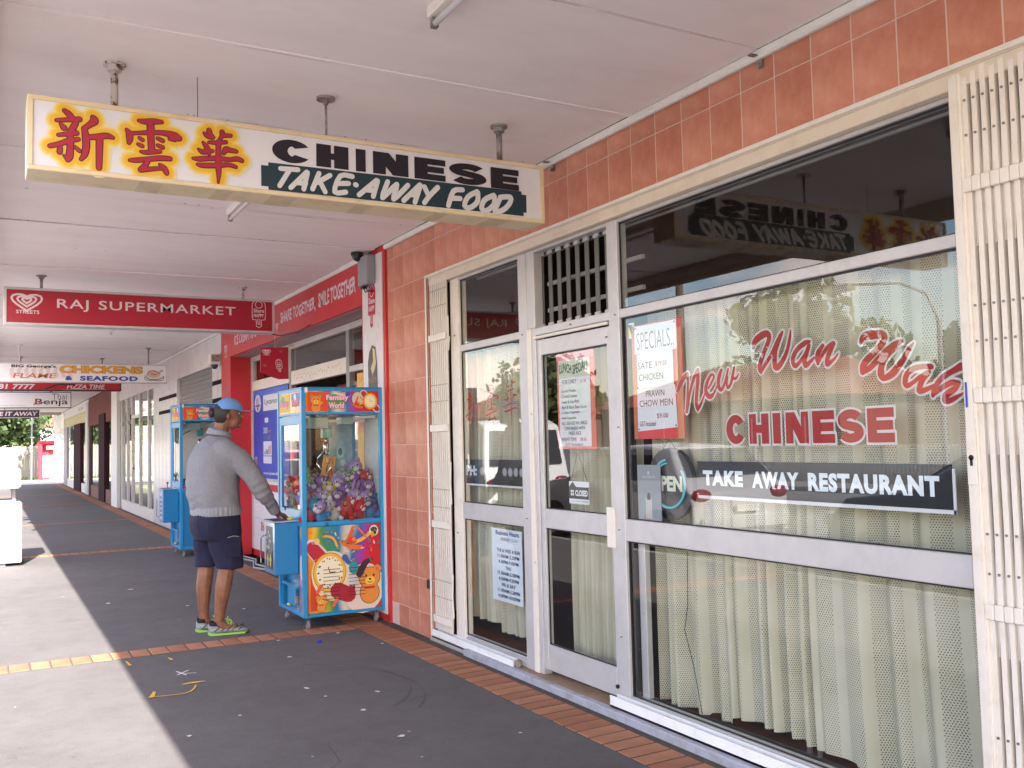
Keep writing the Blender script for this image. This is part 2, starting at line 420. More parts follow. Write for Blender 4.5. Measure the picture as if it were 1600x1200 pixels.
CW = [(-3.265, -3.142), (-3.116, -2.998), (-2.972, -2.928), (-2.897, -2.772), (-2.75, -2.635), (-2.617, -2.493), (-2.474, -2.352)]
# ------------------------------------------------------------------ palette
M_asph = mat('asphalt_path', (.098, .09, .092), .85, (.132, .122, .122), 1.1, bump=.5, bscale=180, lo=.3, hi=.75)
def add_patches(m, scale, lo, hi, amt):
    t = m.node_tree; p = t.nodes['Principled BSDF']; src = p.inputs['Base Color'].links[0].from_socket
    co = [n for n in t.nodes if n.type == 'TEX_COORD'][0]
    n = t.nodes.new('ShaderNodeTexNoise'); n.inputs['Scale'].default_value = scale; n.inputs['Detail'].default_value = 9; n.inputs['Roughness'].default_value = .7; n.inputs['Distortion'].default_value = .6
    r = t.nodes.new('ShaderNodeMapRange'); r.inputs['From Min'].default_value = lo; r.inputs['From Max'].default_value = hi; r.inputs['To Min'].default_value = amt; r.inputs['To Max'].default_value = 1
    mm = t.nodes.new('ShaderNodeMix'); mm.data_type = 'RGBA'; mm.blend_type = 'MULTIPLY'; mm.inputs['Factor'].default_value = 1
    t.links.new(co.outputs['Object'], n.inputs['Vector']); t.links.new(n.outputs['Fac'], r.inputs['Value'])
    t.links.new(src, mm.inputs['A']); t.links.new(r.outputs['Result'], mm.inputs['B']); t.links.new(mm.outputs['Result'], p.inputs['Base Color'])
add_patches(M_asph, 7, .35, .55, .86)
add_patches(M_asph, 130, .38, .56, .74)
M_road = mat('asphalt_road', (.2, .195, .19), .9, (.25, .245, .235), 2, bump=.4, bscale=120)
M_conc = mat('concrete', (.36, .34, .31), .85, (.28, .265, .24), 2.2, bump=.3, bscale=60)
M_brick = mat('terracotta_paver', (.36, .15, .075), .8, (.25, .095, .05), 3.2, bump=.35, bscale=90)
M_brick2 = mat('terracotta_paver_pale', (.42, .19, .10), .8, (.30, .125, .065), 3.7, bump=.35, bscale=90)
M_mortar = mat('mortar', (.06, .045, .038), .95, (.09, .07, .06), 20)
M_tile = mat('salmon_tile', (.49, .175, .11), .42, (.61, .285, .195), 7, spec=.35, bump=.12, bscale=35, lo=.32, hi=.68, detail=9)
M_tile2 = mat('salmon_tile_deep', (.43, .14, .085), .5, (.56, .25, .165), 9, spec=.35, bump=.12, bscale=35, lo=.3, hi=.7, detail=9)
M_grout = mat('tile_grout', (.62, .47, .41), .9)
M_ceil = mat('awning_sheet', (.86, .785, .785), .62, (.78, .70, .69), 1.6, bump=.12, bscale=14, lo=.3, hi=.75, stretch=(.6, 2.2, 1), bdist=.01)
add_patches(M_ceil, 2.6, .32, .46, .95)
M_white = mat('white_paint', (.74, .72, .69), .5, (.66, .63, .58), 8, lo=.45, hi=.8)
M_cream = mat('cream_enamel', (.66, .57, .47), .42, (.58, .49, .39), 9, lo=.5, hi=.75)
M_creamw = mat('cream_enamel_pale', (.74, .68, .62), .4, (.64, .57, .49), 12, lo=.5, hi=.8)
M_alu = mat('anodised_aluminium', (.56, .545, .555), .42, (.51, .495, .505), 9, metal=.3, stretch=(1, 1, 1))
add_patches(M_alu, 3, .34, .46, .90)
M_alud = mat('aluminium_dull', (.26, .255, .27), .45, metal=.3)
M_gask = mat('black_gasket', (.012, .012, .014), .5)
M_steel = mat('galvanised_steel', (.34, .32, .31), .5, (.2, .15, .12), 18, metal=.5, lo=.45, hi=.6)
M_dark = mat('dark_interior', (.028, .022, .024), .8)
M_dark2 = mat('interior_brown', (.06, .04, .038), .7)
M_red = mat('red_acrylic', (.62, .018, .035), .32)
M_redd = mat('red_paint', (.56, .02, .03), .42, (.48, .018, .026), 3)
M_blk = mat('black_plastic', (.015, .015, .018), .35)
M_gry = mat('grey_plastic', (.28, .28, .31), .5)
M_glass = glass('window_glass', 1.5)
M_glass2 = glass('clear_glass', 1.36)
M_tan = mat('worn_threshold', (.36, .25, .17), .7, (.26, .16, .10), 6, bump=.2, bscale=40)
M_nose = mat('grey_painted_nosing', (.36, .37, .44), .6, (.27, .25, .25), 14, lo=.45, hi=.7)
M_paper = mat('paper', (.74, .73, .74), .8)
M_leaf = mat('leaf', (.022, .045, .012), .7, (.05, .08, .02), 1.5)
M_leaf2 = mat('leaf_yellow_green', (.06, .09, .018), .7, (.11, .14, .03), 1.8)
M_bark = mat('pale_bark', (.52, .46, .40), .9, (.36, .31, .26), 6, bump=.6, bscale=20, stretch=(1, 1, .35))
M_grass = mat('dry_grass', (.18, .17, .08), .95, (.12, .14, .05), 3)
M_chrome = mat('chrome', (.75, .75, .77), .12, metal=1)
M_rubber = mat('rubber', (.02, .02, .02), .7)

# ------------------------------------------------------------------ ground
ob('ground', (lambda b: (poly(b, [(-400, -250, -.17), (400, -250, -.17), (400, 600, -.17), (-400, 600, -.17)]), b)[1])(B()), M_grass, kind='structure')
b = B(); poly(b, [(-13.5, -60, -.15), (-1.5, -60, -.15), (-1.5, 200, -.15), (-13.5, 200, -.15)])
poly(b, [(-1.5, 62, -.15), (-1.5, 50, -.15), (-1.49, 50, -.15)])
ob('road', b, M_road, kind='structure')
b = B()
for k in range(20): poly(b, [(-7.56, -30+k*9, -.146), (-7.44, -30+k*9, -.146), (-7.44, -27+k*9, -.146), (-7.56, -27+k*9, -.146)])
ob('road_marking', b, mat('road_paint', (.7, .7, .68), .7), kind='structure')
FP = bx('footpath', M_asph, None, -1.35, 2.9, -14, 46, -.2, 0, kind='structure')
b = B(); box(b, -1.5, -1.35, -14, 46, -.3, -.004, .01); ob('kerb', b, M_conc, kind='structure')
b = B(); box(b, -15.5, -13.5, -60, 200, -.3, -.02, .01); ob('opposite_footpath', b, M_conc, kind='structure')
b = B(); poly(b, [(-3, 46.02, -.01), (14, 46.02, -.01), (14, 52.5, -.01), (-3, 52.5, -.01)]); ob('concrete_apron', b, mat('pale_concrete', (.5, .47, .43), .9, (.42, .39, .35), 1.5), kind='structure')
# mortar beds under the pavers
b = B(); poly(b, [(2.545, 1.0, .001), (2.86, 1.0, .001), (2.86, 46, .001), (2.545, 46, .001)]); ob('mortar_bed', b, M_mortar, FP)
STR = [7.08, 14.42, 20.6, 27.7, 34.4, 41]
for i, y0 in enumerate(STR):
    b = B(); poly(b, [(-1.34, y0-.006, .0012), (2.545, y0-.006, .0012), (2.545, y0+.236, .0012), (-1.34, y0+.236, .0012)])
    ob('mortar_bed', b, M_mortar, FP)
rb = random.Random(3)
bm1 = []
for k in range(4):
    b = B(); box(b, -.114, .114, -.0495, .0495, -.03, .0, .003)
    for v in b.verts: v.co.x += rb.uniform(-.001, .001); v.co.y += rb.uniform(-.001, .001)
    me = bpy.data.meshes.new('brick'); b.to_mesh(me); b.free(); me.materials.append(M_brick if k % 2 else M_brick2); bm1.append(me)
y = 1.2
while y < 13.4:
    inst('brick', rb.choice(bm1), (2.662, y, .0035+rb.uniform(-.0012, .0015)), FP, (0, 0, rb.uniform(-.006, .006))); y += .1135
b = B()
while y < 45.6:
    box(b, 2.547, 2.777, y-.0525, y+.0525, -.03, .0035+rb.uniform(-.001, .001)); y += .1135
ob('brick_border', b, M_brick, FP, kind='stuff')
for i, y0 in enumerate(STR):
    if i < 2:
        x = 2.48
        while x > -1.3:
            inst('brick', rb.choice(bm1), (x, y0+.115, .0035+rb.uniform(-.0012, .0015)), FP, (0, 0, pi/2+rb.uniform(-.008, .008))).scale = (1, 1.19, 1); x -= .1265
    else:
        b = B(); x = 2.48
        while x > -1.3: box(b, x-.06, x+.06, y0, y0+.23, -.03, .0035); x -= .1265
        ob('brick_strip', b, M_brick, FP, kind='stuff')
# paint and gum on the path
pm = Print((0, 0, 0), (1, 0, 0), (0, 1, 0), .0035)
YEL = mat('yellow_spray', (.62, .38, .06), .8); WSP = mat('white_spray', (.62, .6, .6), .8); STN = mat('tar_stain', (.085, .08, .085), .9); GUM = mat('gum', (.4, .37, .38), .9)
pm.stroke([(.835, 5.90, .012), (.93, 5.875, .012), (1.035, 5.868, .012), (1.09, 5.93, .011), (1.125, 6.03, .010)], YEL)
pm.stroke([(1.06, 6.092, .018), (1.13, 6.10, .038), (1.19, 6.094, .012)], YEL)
pm.stroke([(.851, 5.892, .03), (.868, 5.95, .022), (.88, 6.0, .02)], YEL)
pm.stroke([(.842, 6.96, .012), (.85, 6.83, .022)], YEL)
pm.stroke([(1.108, 6.91, .012), (1.117, 6.83, .02)], YEL)
pm.end('yellow_paint_mark', FP)
pm = Print((0, 0, 0), (1, 0, 0), (0, 1, 0), .0035)
pm.stroke([(1.085, 6.458, .012), (1.12, 6.33, .014)], WSP); pm.stroke([(1.155, 6.45, .010), (1.077, 6.364, .016)], WSP); pm.stroke([(1.125, 6.37, .012), (1.184, 6.35, .010)], WSP)
rg = random.Random(11)
for (x, y, s) in [(1.82, 6.44, .035), (1.68, 5.56, .035), (2.0, 5.24, .03), (1.80, 4.935, .03), (1.8, 4.4, .04), (.895, 4.99, .025), (2.5, 6.45, .03), (2.35, 7.0, .03), (1.9, 7.0, .03), (1.2, 5.2, .02), (2.3, 4.1, .02), (1.7, 5.3, .02), (1.0, 9.6, .05), (1.3, 10.4, .05), (1.6, 9.0, .04), (2.0, 8.5, .04)]:
    for q in range(3): pm.disc(x+rg.uniform(-.3, .3)*s, y+rg.uniform(-.3, .3)*s, s*rg.uniform(.25, .5), s*rg.uniform(.2, .4), WSP if s < .04 or q else GUM, 9, rg.uniform(0, 3))
pm.end('white_paint_mark', FP)
pm = Print((0, 0, 0), (1, 0, 0), (0, 1, 0), .0025)
for i in range(110):
    x = rg.uniform(-1.2, 2.5); y = rg.uniform(2.2, 13); s = rg.uniform(.003, .011)
    pm.disc(x, y, s*rg.uniform(.8, 2), s, GUM if rg.random() < .2 else STN, 7, rg.uniform(0, 3)); pm.d = .0025
pm.end('gum_spot', FP, kind='stuff')
CRK = mat('path_crack', (.05, .047, .05), .95); SCF = mat('scuff', (.155, .145, .147), .9); WRN = mat('tyre_scuff', (.078, .073, .076), .9)
for pts in ([(2.5, 8.6), (2.1, 8.75), (1.6, 8.68), (1.1, 8.9), (.4, 8.85)], [(-.9, 5.1), (-.5, 5.4), (-.3, 5.9), (-.1, 6.6), (.1, 7.05)], [(2.5, 4.9), (2.2, 5.0), (1.9, 4.95)], [(.6, 10.9), (1.2, 11.0), (1.9, 10.8), (2.5, 11.1)], [(1.0, 3.9), (1.4, 4.2), (1.5, 4.6)]):
    pm = Print((0, 0, 0), (1, 0, 0), (0, 1, 0), .0016)
    L = []
    for (xa, ya), (xb, yb) in zip(pts, pts[1:]):
        for k in range(5): t = k/5; L.append((xa+(xb-xa)*t+rg.uniform(-.02, .02), ya+(yb-ya)*t+rg.uniform(-.02, .02), rg.uniform(.002, .0055)))
    pm.stroke(L, CRK, 1); pm.end('crack', FP)
for cx, cy, r_, a0, a1, m_ in ((1.5, 5.5, .75, -.9, 1.1, WRN), (1.45, 5.35, .82, -.7, .9, WRN), (1.2, 10.1, .9, .2, 1.6, WRN), (.9, 8.2, 1.2, 2.2, 3.3, SCF)):
    pm = Print((0, 0, 0), (1, 0, 0), (0, 1, 0), .0014); pm.stroke([(cx+r_*cos(t), cy+r_*sin(t), .014+.01*sin(t*7)) for t in [a0+(a1-a0)*k/14 for k in range(15)]], m_, 2); pm.end('scuff_mark', FP)
tag(ob('blue_bottle_cap', (lambda b: (tube(b, [(2.125, 6.78, .006), (2.15, 6.785, .01)], .012, 10), b)[1])(B()), ink('2038a8')), 'tiny blue plastic cap lying on the dark footpath', 'cap')

# ------------------------------------------------------------------ awning
AW = thing('awning', 'long footpath awning lined with pinkish white sheets above all the shops', 'awning', (-.05, 2, 3.075))
rng = random.Random(5)
seams = [2.86+.905*k for k in range(-16, 47)]
pan = []
for i in range(len(seams)-1):
    y0, y1 = seams[i], seams[i+1]
    if y1 > 45.4: break
    b = B()
    box(b, 0.0, 2.84, y0+.002, y1-.002, 3.078, 3.09)
    zz = rng.uniform(-.0012, .0018)
    for v in b.verts: v.co.z += zz+.002*sin(v.co.x*3+i)
    ob('ceiling_sheet', b, M_ceil, AW)
b = B(); box(b, -.04, 2.95, -11.7, 45.4, 3.0935, 3.22); ob('roof_deck', b, M_dark2, AW)
b = B(); box(b, -.075, -.042, -11.72, 45.42, 2.93, 3.45, .004); box(b, -.04, 0, -11.7, 45.4, 2.99, 3.076); ob('fascia_board', b, M_cream, AW)
b = B(); box(b, -.04, 2.86, 45.405, 45.43, 2.98, 3.4); ob('end_board', b, M_cream, AW)
# thin cover battens at some seams, slightly open joints at others
for i, y in enumerate(seams):
    if 1 < y < 22 and i % 2 == 1: bx('cover_batten', M_ceil, AW, 0.0, 2.84, y-.011, y+.011, 3.0705, 3.078)
b = B()
for y0, y1 in ((-3, 7.17), (7.72, 13.4), (13.4, 26)):
    box(b, 2.835, 2.868, y0, y1-.004, 3.035, 3.077, .008); 
ob('cornice', b, M_white, AW)
b = B()
for i in range(150):
    y = rng.choice(seams[14:30])+rng.choice((-.02, .02)); x = rng.uniform(.1, 2.75)
    if 2 < y < 14: tube(b, [(x, y, 3.0788), (x, y, 3.0768)], .006, 6)
ob('nail_head', b, M_steel, AW, kind='stuff')
# rust and water stains along the joints
ms = Print((0, 0, 3.0745), (1, 0, 0), (0, -1, 0), .001)
SG = mat('ceiling_stain', (.52, .44, .41), .8); SD = mat('ceiling_crack', (.14, .10, .095), .9)
for i in range(60):
    y = rng.choice(seams[15:32])+.004; x = rng.uniform(.05, 2.6)
    L = rng.uniform(.1, .5)
    ms.stroke([(x, -y, .002), (x+L*.5, -y+.002, rng.uniform(.003, .005)), (x+L, -y, .0015)], SD if rng.random() < .6 else SG)
ms.stroke([(1.3, -7.33, .003), (2.0, -7.335, .007), (2.7, -7.33, .003)], SD)
ms.end('joint_crack', AW, kind='stuff')

def rod(par, x, y, zt, zb, r, plate=.06, m=M_steel):
    b = B(); tube(b, [(x, y, zt-.006), (x, y, zb)], r, 10); ob('hanger_rod', b, m, par, smooth=True)
    b = B(); tube(b, [(x, y, zt), (x, y, zt-.012)], plate, 12); tube(b, [(x, y, zt-.012), (x, y, zt-.035)], r*1.8, 10)
    ob('ceiling_flange', b, m, par)

# ------------------------------------------------------------------ restaurant building
RB = thing('restaurant_building', 'shopfront tiled in salmon ceramic with aluminium framed windows under the awning', 'building', (2.87, 4, 0))
b = B()
box(b, 2.8712, 3.05, 6.394, 7.174, 0, 3.077); box(b, 2.8712, 3.05, -1, 6.394, 2.692, 3.077); box(b, 2.88, 3.05, -1.2, .6, 0, 2.69); box(b, 2.87, 3.05, -14, -1.21, 0, 3.077)
box(b, 2.86, 9, -1, 26, 3.3, 6)
ob('wall', b, M_grout, RB)
tp = .2012
def tmesh(w_, h, mm):
    b = B(); v = box(b, 0, .011, 0, w_, 0, h)
    for e in [e for e in b.edges if all(q.co.x < .001 for q in e.verts)]: pass
    bmesh.ops.bevel(b, geom=[e for e in b.edges if all(q.co.x < .001 for q in e.verts)], offset=.0012, segments=1, affect='EDGES')
    me = bpy.data.meshes.new('tile'); b.to_mesh(me); b.free(); me.materials.append(mm); return me
TM = {}
def tile(y, z, w_, h):
    k = (round(w_, 3), round(h, 3), rb.random() < .5)
    if k not in TM: TM[k] = tmesh(w_, h, M_tile if k[2] else M_tile2)
    inst('tile', TM[k], (2.869+rb.uniform(0, .0008), y, z), RB)
g = .0065
for k in range(2, 35):
    y0 = 2.0+tp*(k-7)-.0; 
    if y0+tp > 7.175 or y0 < .3: continue
    tile(y0+g/2, 2.942, tp-g, .131)
    if y0 < 6.38: tile(y0+g/2, 2.694, tp-g, .2435)
for k in range(4):
    y0 = 2.0+tp*(22+k)
    if y0+tp > 7.2: break
    for j in range(12):
        z0 = 2.942-.2517*(j+1)
        if z0 < -.2: continue
        if z0 < 0: tile(y0+g/2, .002, tp-g, z0+.2452)
        else: tile(y0+g/2, z0, tp-g, .2472)
for j in range(12):
    z0 = 2.942-.2517*j
    h_ = .131 if j == 0 else .2472
    if z0 < -.2: continue
    tile(7.034, max(z0, .002), .136, h_ if z0 > 0 else z0+.2452)
b = B(); box(b, 2.864, 2.8795, 6.394, 6.414, 0, 2.69, .003); box(b, 2.864, 2.8795, .4, 6.414, 2.672, 2.692, .003); ob('edge_trim', b, M_creamw, RB)
b = B()
for j in range(11):
    z0 = 2.69-.2517*(j+1)
    box(b, 2.88, 2.935, 6.384, 6.3935, max(z0+g/2, .002), z0+.2472)
ob('reveal_tiles', b, M_tile2, RB, kind='stuff')
b = B(); box(b, 2.88, 2.935, .4, 6.38, 2.680, 2.6895); ob('soffit_tiles', b, M_tile2, RB)
# head channel of the folding grilles
b = B(); box(b, 2.885, 2.955, .5, 6.384, 2.612, 2.679, .004); box(b, 2.878, 2.886, .5, 6.384, 2.668, 2.679); ob('head_channel', b, M_cream, RB)
# threshold and step
b = B(); box(b, 2.832, 3.02, .4, 5.78, -.02, .038, .004); ob('doorstep', b, M_tan, RB)
b = B(); box(b, 2.825, 2.872, .4, 5.8, -.02, .0415, .005); ob('step_nosing', b, M_nose, RB)
b = B(); box(b, 2.845, 2.99, 5.8, 6.39, -.02, .02, .006); ob('sill_mortar', b, M_conc, RB)
# grille tracks
def track(y0, y1, z):
    b = B(); box(b, 2.86, 2.866, y0, y1, z, z+.058); box(b, 2.905, 2.911, y0, y1, z, z+.058); box(b, 2.86, 2.911, y0, y1, z, z+.01)
    box(b, 2.88, 2.889, y0, y1, z+.01, z+.045)
    ob('grille_track', b, mat('white_track', (.82, .82, .82), .35, (.7, .68, .64), 12, lo=.5, hi=.8), RB)
track(5.17, 6.38, .022); track(.4, 4.13, .043)
b = B(); box(b, 2.868, 2.9, 5.135, 5.165, .04, .085, .004); ob('track_stop', b, M_steel, RB)
XF, XB = 2.92, 2.985
def bar(n, y0, y1, z0, z1, x0=XF, x1=XB, m=M_alu, bev=.003, par=RB): return bx(n, m, par, x0, x1, y0, y1, z0, z1, bev)
# left window
bar('window_jamb', 5.955, 6.09, .04, 2.61, m=M_creamw)
bar('window_jamb', 5.0, 5.10, .04, 2.61)
bar('door_jamb', 4.945, 4.998, .04, 2.125, x0=2.915, m=M_creamw)
bar('door_jamb', 4.90, 4.943, .04, 2.125, x0=2.922, m=M_alu)
bar('window_jamb', 4.905, 4.998, 2.127, 2.61, x0=2.924)
bar('window_jamb', 4.03, 4.125, .04, 2.61)
bar('window_jamb', 1.985, 2.045, .1, 2.61, m=M_creamw)
for y0, y1 in ((5.1, 5.955), (4.125, 4.905), (2.045, 4.03)):
    bar('transom', y0, y1, 2.078, 2.125, x0=2.923)
for y0, y1 in ((5.1, 5.955), (2.045, 4.03)):
    bar('mid_rail', y0, y1, .905, 1.018, x0=2.923)
    bar('head_rail', y0, y1, 2.592, 2.611, x0=2.925)
bar('head_rail', 4.125, 4.905, 2.592, 2.611, x0=2.925)
bar('sill_rail', 5.1, 5.955, .04, .085, x0=2.925); bar('sill_rail', 5.1, 5.955, .085, .1, x0=2.94)
bar('sill_rail', 2.045, 4.03, .06, .105, x0=2.925); bar('sill_rail', 2.045, 4.03, .042, .058, x0=2.912)
XG = 2.945
PANES = [(5.1, 5.955, 2.125, 2.592), (5.1, 5.955, 1.018, 2.078), (5.1, 5.955, .1, .905), (2.045, 4.03, 2.125, 2.592), (2.045, 4.03, 1.018, 2.078), (2.045, 4.03, .105, .905)]
for i, (y0, y1, z0, z1) in enumerate(PANES):
    b = B(); poly(b, [(XG, y0, z0), (XG, y1, z0), (XG, y1, z1), (XG, y0, z1)]); ob('glass_pane', b, M_glass, RB)
    for (a, c, d, e) in ((y0, y0+.008, z0, z1), (y1-.008, y1, z0, z1), (y0, y1, z0, z0+.006), (y0, y1, z1-.008, z1)):
        bx('glazing_bead', M_gask, RB, 2.938, 2.944, a, c, d, e)
bx('glazing_bead', M_gask, RB, 2.947, 2.98, 3.99, 4.028, .11, 2.07)
bar('inner_stile', 3.93, 3.985, .106, .904, x0=2.965, x1=3.0)
# door
DR = bx('door', M_alu, RB, 2.93, 2.972, 4.855, 4.898, .075, 2.05, .003)
def dbar(n, y0, y1, z0, z1, x0=2.932, x1=2.97, m=M_alu): return bx(n, m, DR, x0, x1, y0, y1, z0, z1, .003)
dbar('stile', 4.128, 4.165, .075, 2.05)
dbar('top_rail', 4.165, 4.855, 1.955, 2.05)
dbar('lock_rail', 4.165, 4.855, .915, 1.03)
dbar('bottom_rail', 4.165, 4.855, .075, .225)
dbar('latch_plate', 4.115, 4.185, .86, 1.075, 2.91, 2.931, M_creamw)
dbar('weather_bar', 4.13, 4.9, 2.055, 2.072, 2.905, 2.925, M_creamw)
b = B(); tube(b, [(2.92, 4.15, .13), (2.932, 4.15, .13)], .011, 8); ob('floor_bolt', b, M_blk, DR)
for z0, z1 in ((.225, .915), (1.03, 1.955)):
    b = B(); poly(b, [(2.95, 4.165, z0), (2.95, 4.855, z0), (2.95, 4.855, z1), (2.95, 4.165, z1)]); ob('glass_pane', b, M_glass, DR)
    b = B()
    for (a, c, d, e) in ((4.165, 4.172, z0, z1), (4.848, 4.855, z0, z1), (4.165, 4.855, z0, z0+.006), (4.165, 4.855, z1-.008, z1)): box(b, 2.943, 2.949, a, c, d, e)
    ob('glazing_bead', b, M_gask, DR)
for (y, z) in ((5.05, 2.10), (5.05, .96), (4.06, 2.10), (4.08, .96), (4.06, 1.5), (4.09, .4), (4.96, 1.6), (4.96, .7), (6.02, 2.2), (6.03, .8), (2.02, 2.1), (4.5, 2.10), (4.145, 1.99)):
    b = B(); tube(b, [(2.9235, y, z), (2.911, y, z)], .0042, 7); ob('screw', b, M_steel, RB)
# louvre window over the door
for i in range(8):
    y = 4.215+.1*i
    b = B(); box(b, -.002, .002, -.026, .026, 2.15, 2.585, 0, M=Matrix.Translation((2.99, y, 0)) @ Matrix.Rotation(radians(-8), 4, 'Z'))
    ob('louvre_blade', b, mat('smoky_louvre', (.11, .115, .11), .35, spec=.5), RB)
    for z in (2.143, 2.582):
        b = B(); box(b, -.006, .006, -.03, .03, z-.008, z+.01, 0, M=Matrix.Translation((2.986, y, 0)) @ Matrix.Rotation(radians(-8), 4, 'Z')); ob('louvre_clip', b, M_alu, RB)
b = B()
for z in (2.27, 2.44): box(b, 3.14, 3.16, 4.1, 5.1, z-.012, z+.012)
ob('security_bar', b, M_alu, RB)
# room behind
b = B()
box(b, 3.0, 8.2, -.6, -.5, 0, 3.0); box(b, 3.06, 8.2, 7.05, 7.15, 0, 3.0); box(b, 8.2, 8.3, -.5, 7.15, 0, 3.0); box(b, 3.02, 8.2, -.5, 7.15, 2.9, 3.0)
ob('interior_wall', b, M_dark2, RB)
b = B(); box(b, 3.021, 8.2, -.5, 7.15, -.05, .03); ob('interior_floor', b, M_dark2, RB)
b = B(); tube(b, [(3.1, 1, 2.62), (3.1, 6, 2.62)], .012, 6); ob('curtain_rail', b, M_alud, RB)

# curtains
def lace(name, c1, c2):
    m = bpy.data.materials.new(name); m.use_nodes = True; t = m.node_tree; p = t.nodes['Principled BSDF']
    p.inputs['Roughness'].default_value = .85
    co = t.nodes.new('ShaderNodeTexCoord'); sx = t.nodes.new('ShaderNodeSeparateXYZ'); t.links.new(co.outputs['UV'], sx.inputs[0])
    def mth(op, a, b_=None):
        n = t.nodes.new('ShaderNodeMath'); n.operation = op
        for i, v in enumerate((a, b_)):
            if v is None: continue
            if isinstance(v, (int, float)): n.inputs[i].default_value = v
            else: t.links.new(v, n.inputs[i])
        return n.outputs[0]
    U, V = sx.outputs[0], sx.outputs[1]
    row = mth('FLOOR', mth('DIVIDE', V, .0095))
    ush = mth('ADD', mth('DIVIDE', U, .0115), mth('MULTIPLY', mth('MODULO', row, 2), .5))
    fu = mth('ABSOLUTE', mth('SUBTRACT', mth('FRACT', ush), .5)); fv = mth('ABSOLUTE', mth('SUBTRACT', mth('FRACT', mth('DIVIDE', V, .0095)), .5))
    d = mth('ADD', mth('POWER', mth('DIVIDE', fu, .27), 2), mth('POWER', mth('DIVIDE', fv, .30), 2))
    hole = mth('LESS_THAN', d, 1)
    band = mth('GREATER_THAN', mth('SINE', mth('MULTIPLY', U, 2*pi/.14)), -.35)
    fac = mth('MULTIPLY', hole, band)
    fac = mth('MULTIPLY', fac, .62)
    nz_ = t.nodes.new('ShaderNodeTexNoise'); nz_.inputs['Scale'].default_value = 3; t.links.new(co.outputs['UV'], nz_.inputs['Vector'])
    r = t.nodes.new('ShaderNodeValToRGB'); r.color_ramp.elements[0].color = c1+(1,); r.color_ramp.elements[1].color = c2+(1,)
    r.color_ramp.elements[0].position = .35; r.color_ramp.elements[1].position = .65
    t.links.new(nz_.outputs['Fac'], r.inputs['Fac']); t.links.new(r.outputs['Color'], p.inputs['Base Color'])
    out = t.nodes['Material Output']; mix = t.nodes.new('ShaderNodeMixShader'); tr = t.nodes.new('ShaderNodeBsdfTransparent')
    tl = t.nodes.new('ShaderNodeBsdfTranslucent'); tl.inputs['Color'].default_value = c1+(1,)
    m2 = t.nodes.new('ShaderNodeMixShader'); m2.inputs[0].default_value = .15
    t.links.new(p.outputs[0], m2.inputs[1]); t.links.new(tl.outputs[0], m2.inputs[2])
    t.links.new(fac, mix.inputs[0]); t.links.new(m2.outputs[0], mix.inputs[1]); t.links.new(tr.outputs[0], mix.inputs[2])
    t.links.new(mix.outputs[0], out.inputs['Surface'])
    return m
M_lace = lace('lace_curtain', (.56, .525, .40), (.65, .60, .49))
def curtain(label, ya, yb, x, zt, zb, seed, flare=0, steps=None, per=.15):
    r = random.Random(seed); L = ya-yb; n = int(L/.006)
    ph = []; y = 0
    bm = B(); uv = bm.loops.layers.uv.new('UVMap')
    # folds of uneven width
    xs = []; acc = 0; f = 0; phase = 0; wf = per*r.uniform(.6, 1.4); am = r.uniform(.5, 1.2)
    for i in range(n+1):
        phase += 2*pi*(L/n)/wf
        if phase > 2*pi: phase -= 2*pi; wf = per*r.choice((.35, .5, .8, 1.1, 1.5)); am = r.uniform(.3, 1.3)*min(1, wf/per+.2)
        xs.append(.036*am*(1-cos(phase))/1.0+.006*sin(i*.11+seed))
    rows = 26; grid = []; s = 0; us = [0]
    for i in range(1, n+1):
        s += sqrt((L/n)**2+(xs[i]-xs[i-1])**2); us.append(s)
    hem = [zb+.0 if steps is None else steps(ya-L*i/n) for i in range(n+1)]
    for j in range(rows+1):
        t = j/rows; row = []
        for i in range(n+1):
            zz = zt+(hem[i]-zt)*t
            damp = .5+.5*t+.35*noise.noise(Vector((i*.02, t*1.6, seed+5)))
            yy = ya-L*i/n
            yy += (.012*sin(t*3+i*.02+seed)+.016*noise.noise(Vector((i*.012, t*2.2, seed))))*t
            if flare: yy = yb+(yy-yb)*(1+flare*(abs(t-.2)**1.5)) if flare > 0 else yy
            row.append((bm.verts.new((x+xs[i]*damp+.008*sin(t*5+i*.01), yy, zz)), us[i], zz))
        grid.append(row)
    for j in range(rows):
        for i in range(n):
            q = [grid[j][i], grid[j][i+1], grid[j+1][i+1], grid[j+1][i]]
            fc = bm.faces.new([a[0] for a in q]); fc.smooth = True
            for l, a in zip(fc.loops, q): l[uv].uv = (a[1], a[2])
    o = ob('curtain', bm, M_lace, base=(x, ya, zb)); tag(o, label, 'curtain', 'lace curtains in the restaurant windows'); return o
def hemA(y):
    if y > 3.62: return .085
    if y > 3.42: return .095
    if y > 3.0: return .125
    if y > 2.7: return .11
    return .10
curtain('wide pale green lace curtain behind the large window with the red lettering', 3.97, 1.75, 3.06, 2.10, .1, 1, steps=hemA)
curtain('pale green lace curtain hanging behind the glass of the closed door', 4.80, 4.05, 3.07, 2.02, .13, 2, per=.07)
curtain('pale green lace curtain in the narrow window left of the door', 6.36, 5.15, 3.06, 2.08, .16, 4, steps=lambda y: .19 if y > 5.75 else .15, per=.12)
b = B(); tube(b, [(2.99, 3.62, .88), (2.99, 3.63, .62), (2.99, 3.66, .5), (2.99, 3.60, .33), (2.99, 3.55, .12)], .0022, 5); ob('power_cord', b, M_blk, RB)
b = B()
for y in (3.02, 3.08): tube(b, [(3.2, y, .03), (3.2, y, .3)], .012, 8)
box(b, 3.15, 3.8, 2.7, 3.2, .3, .33); tag(ob('stool', b, M_alud), 'metal legged stool standing behind the lace curtain hem', 'stool')

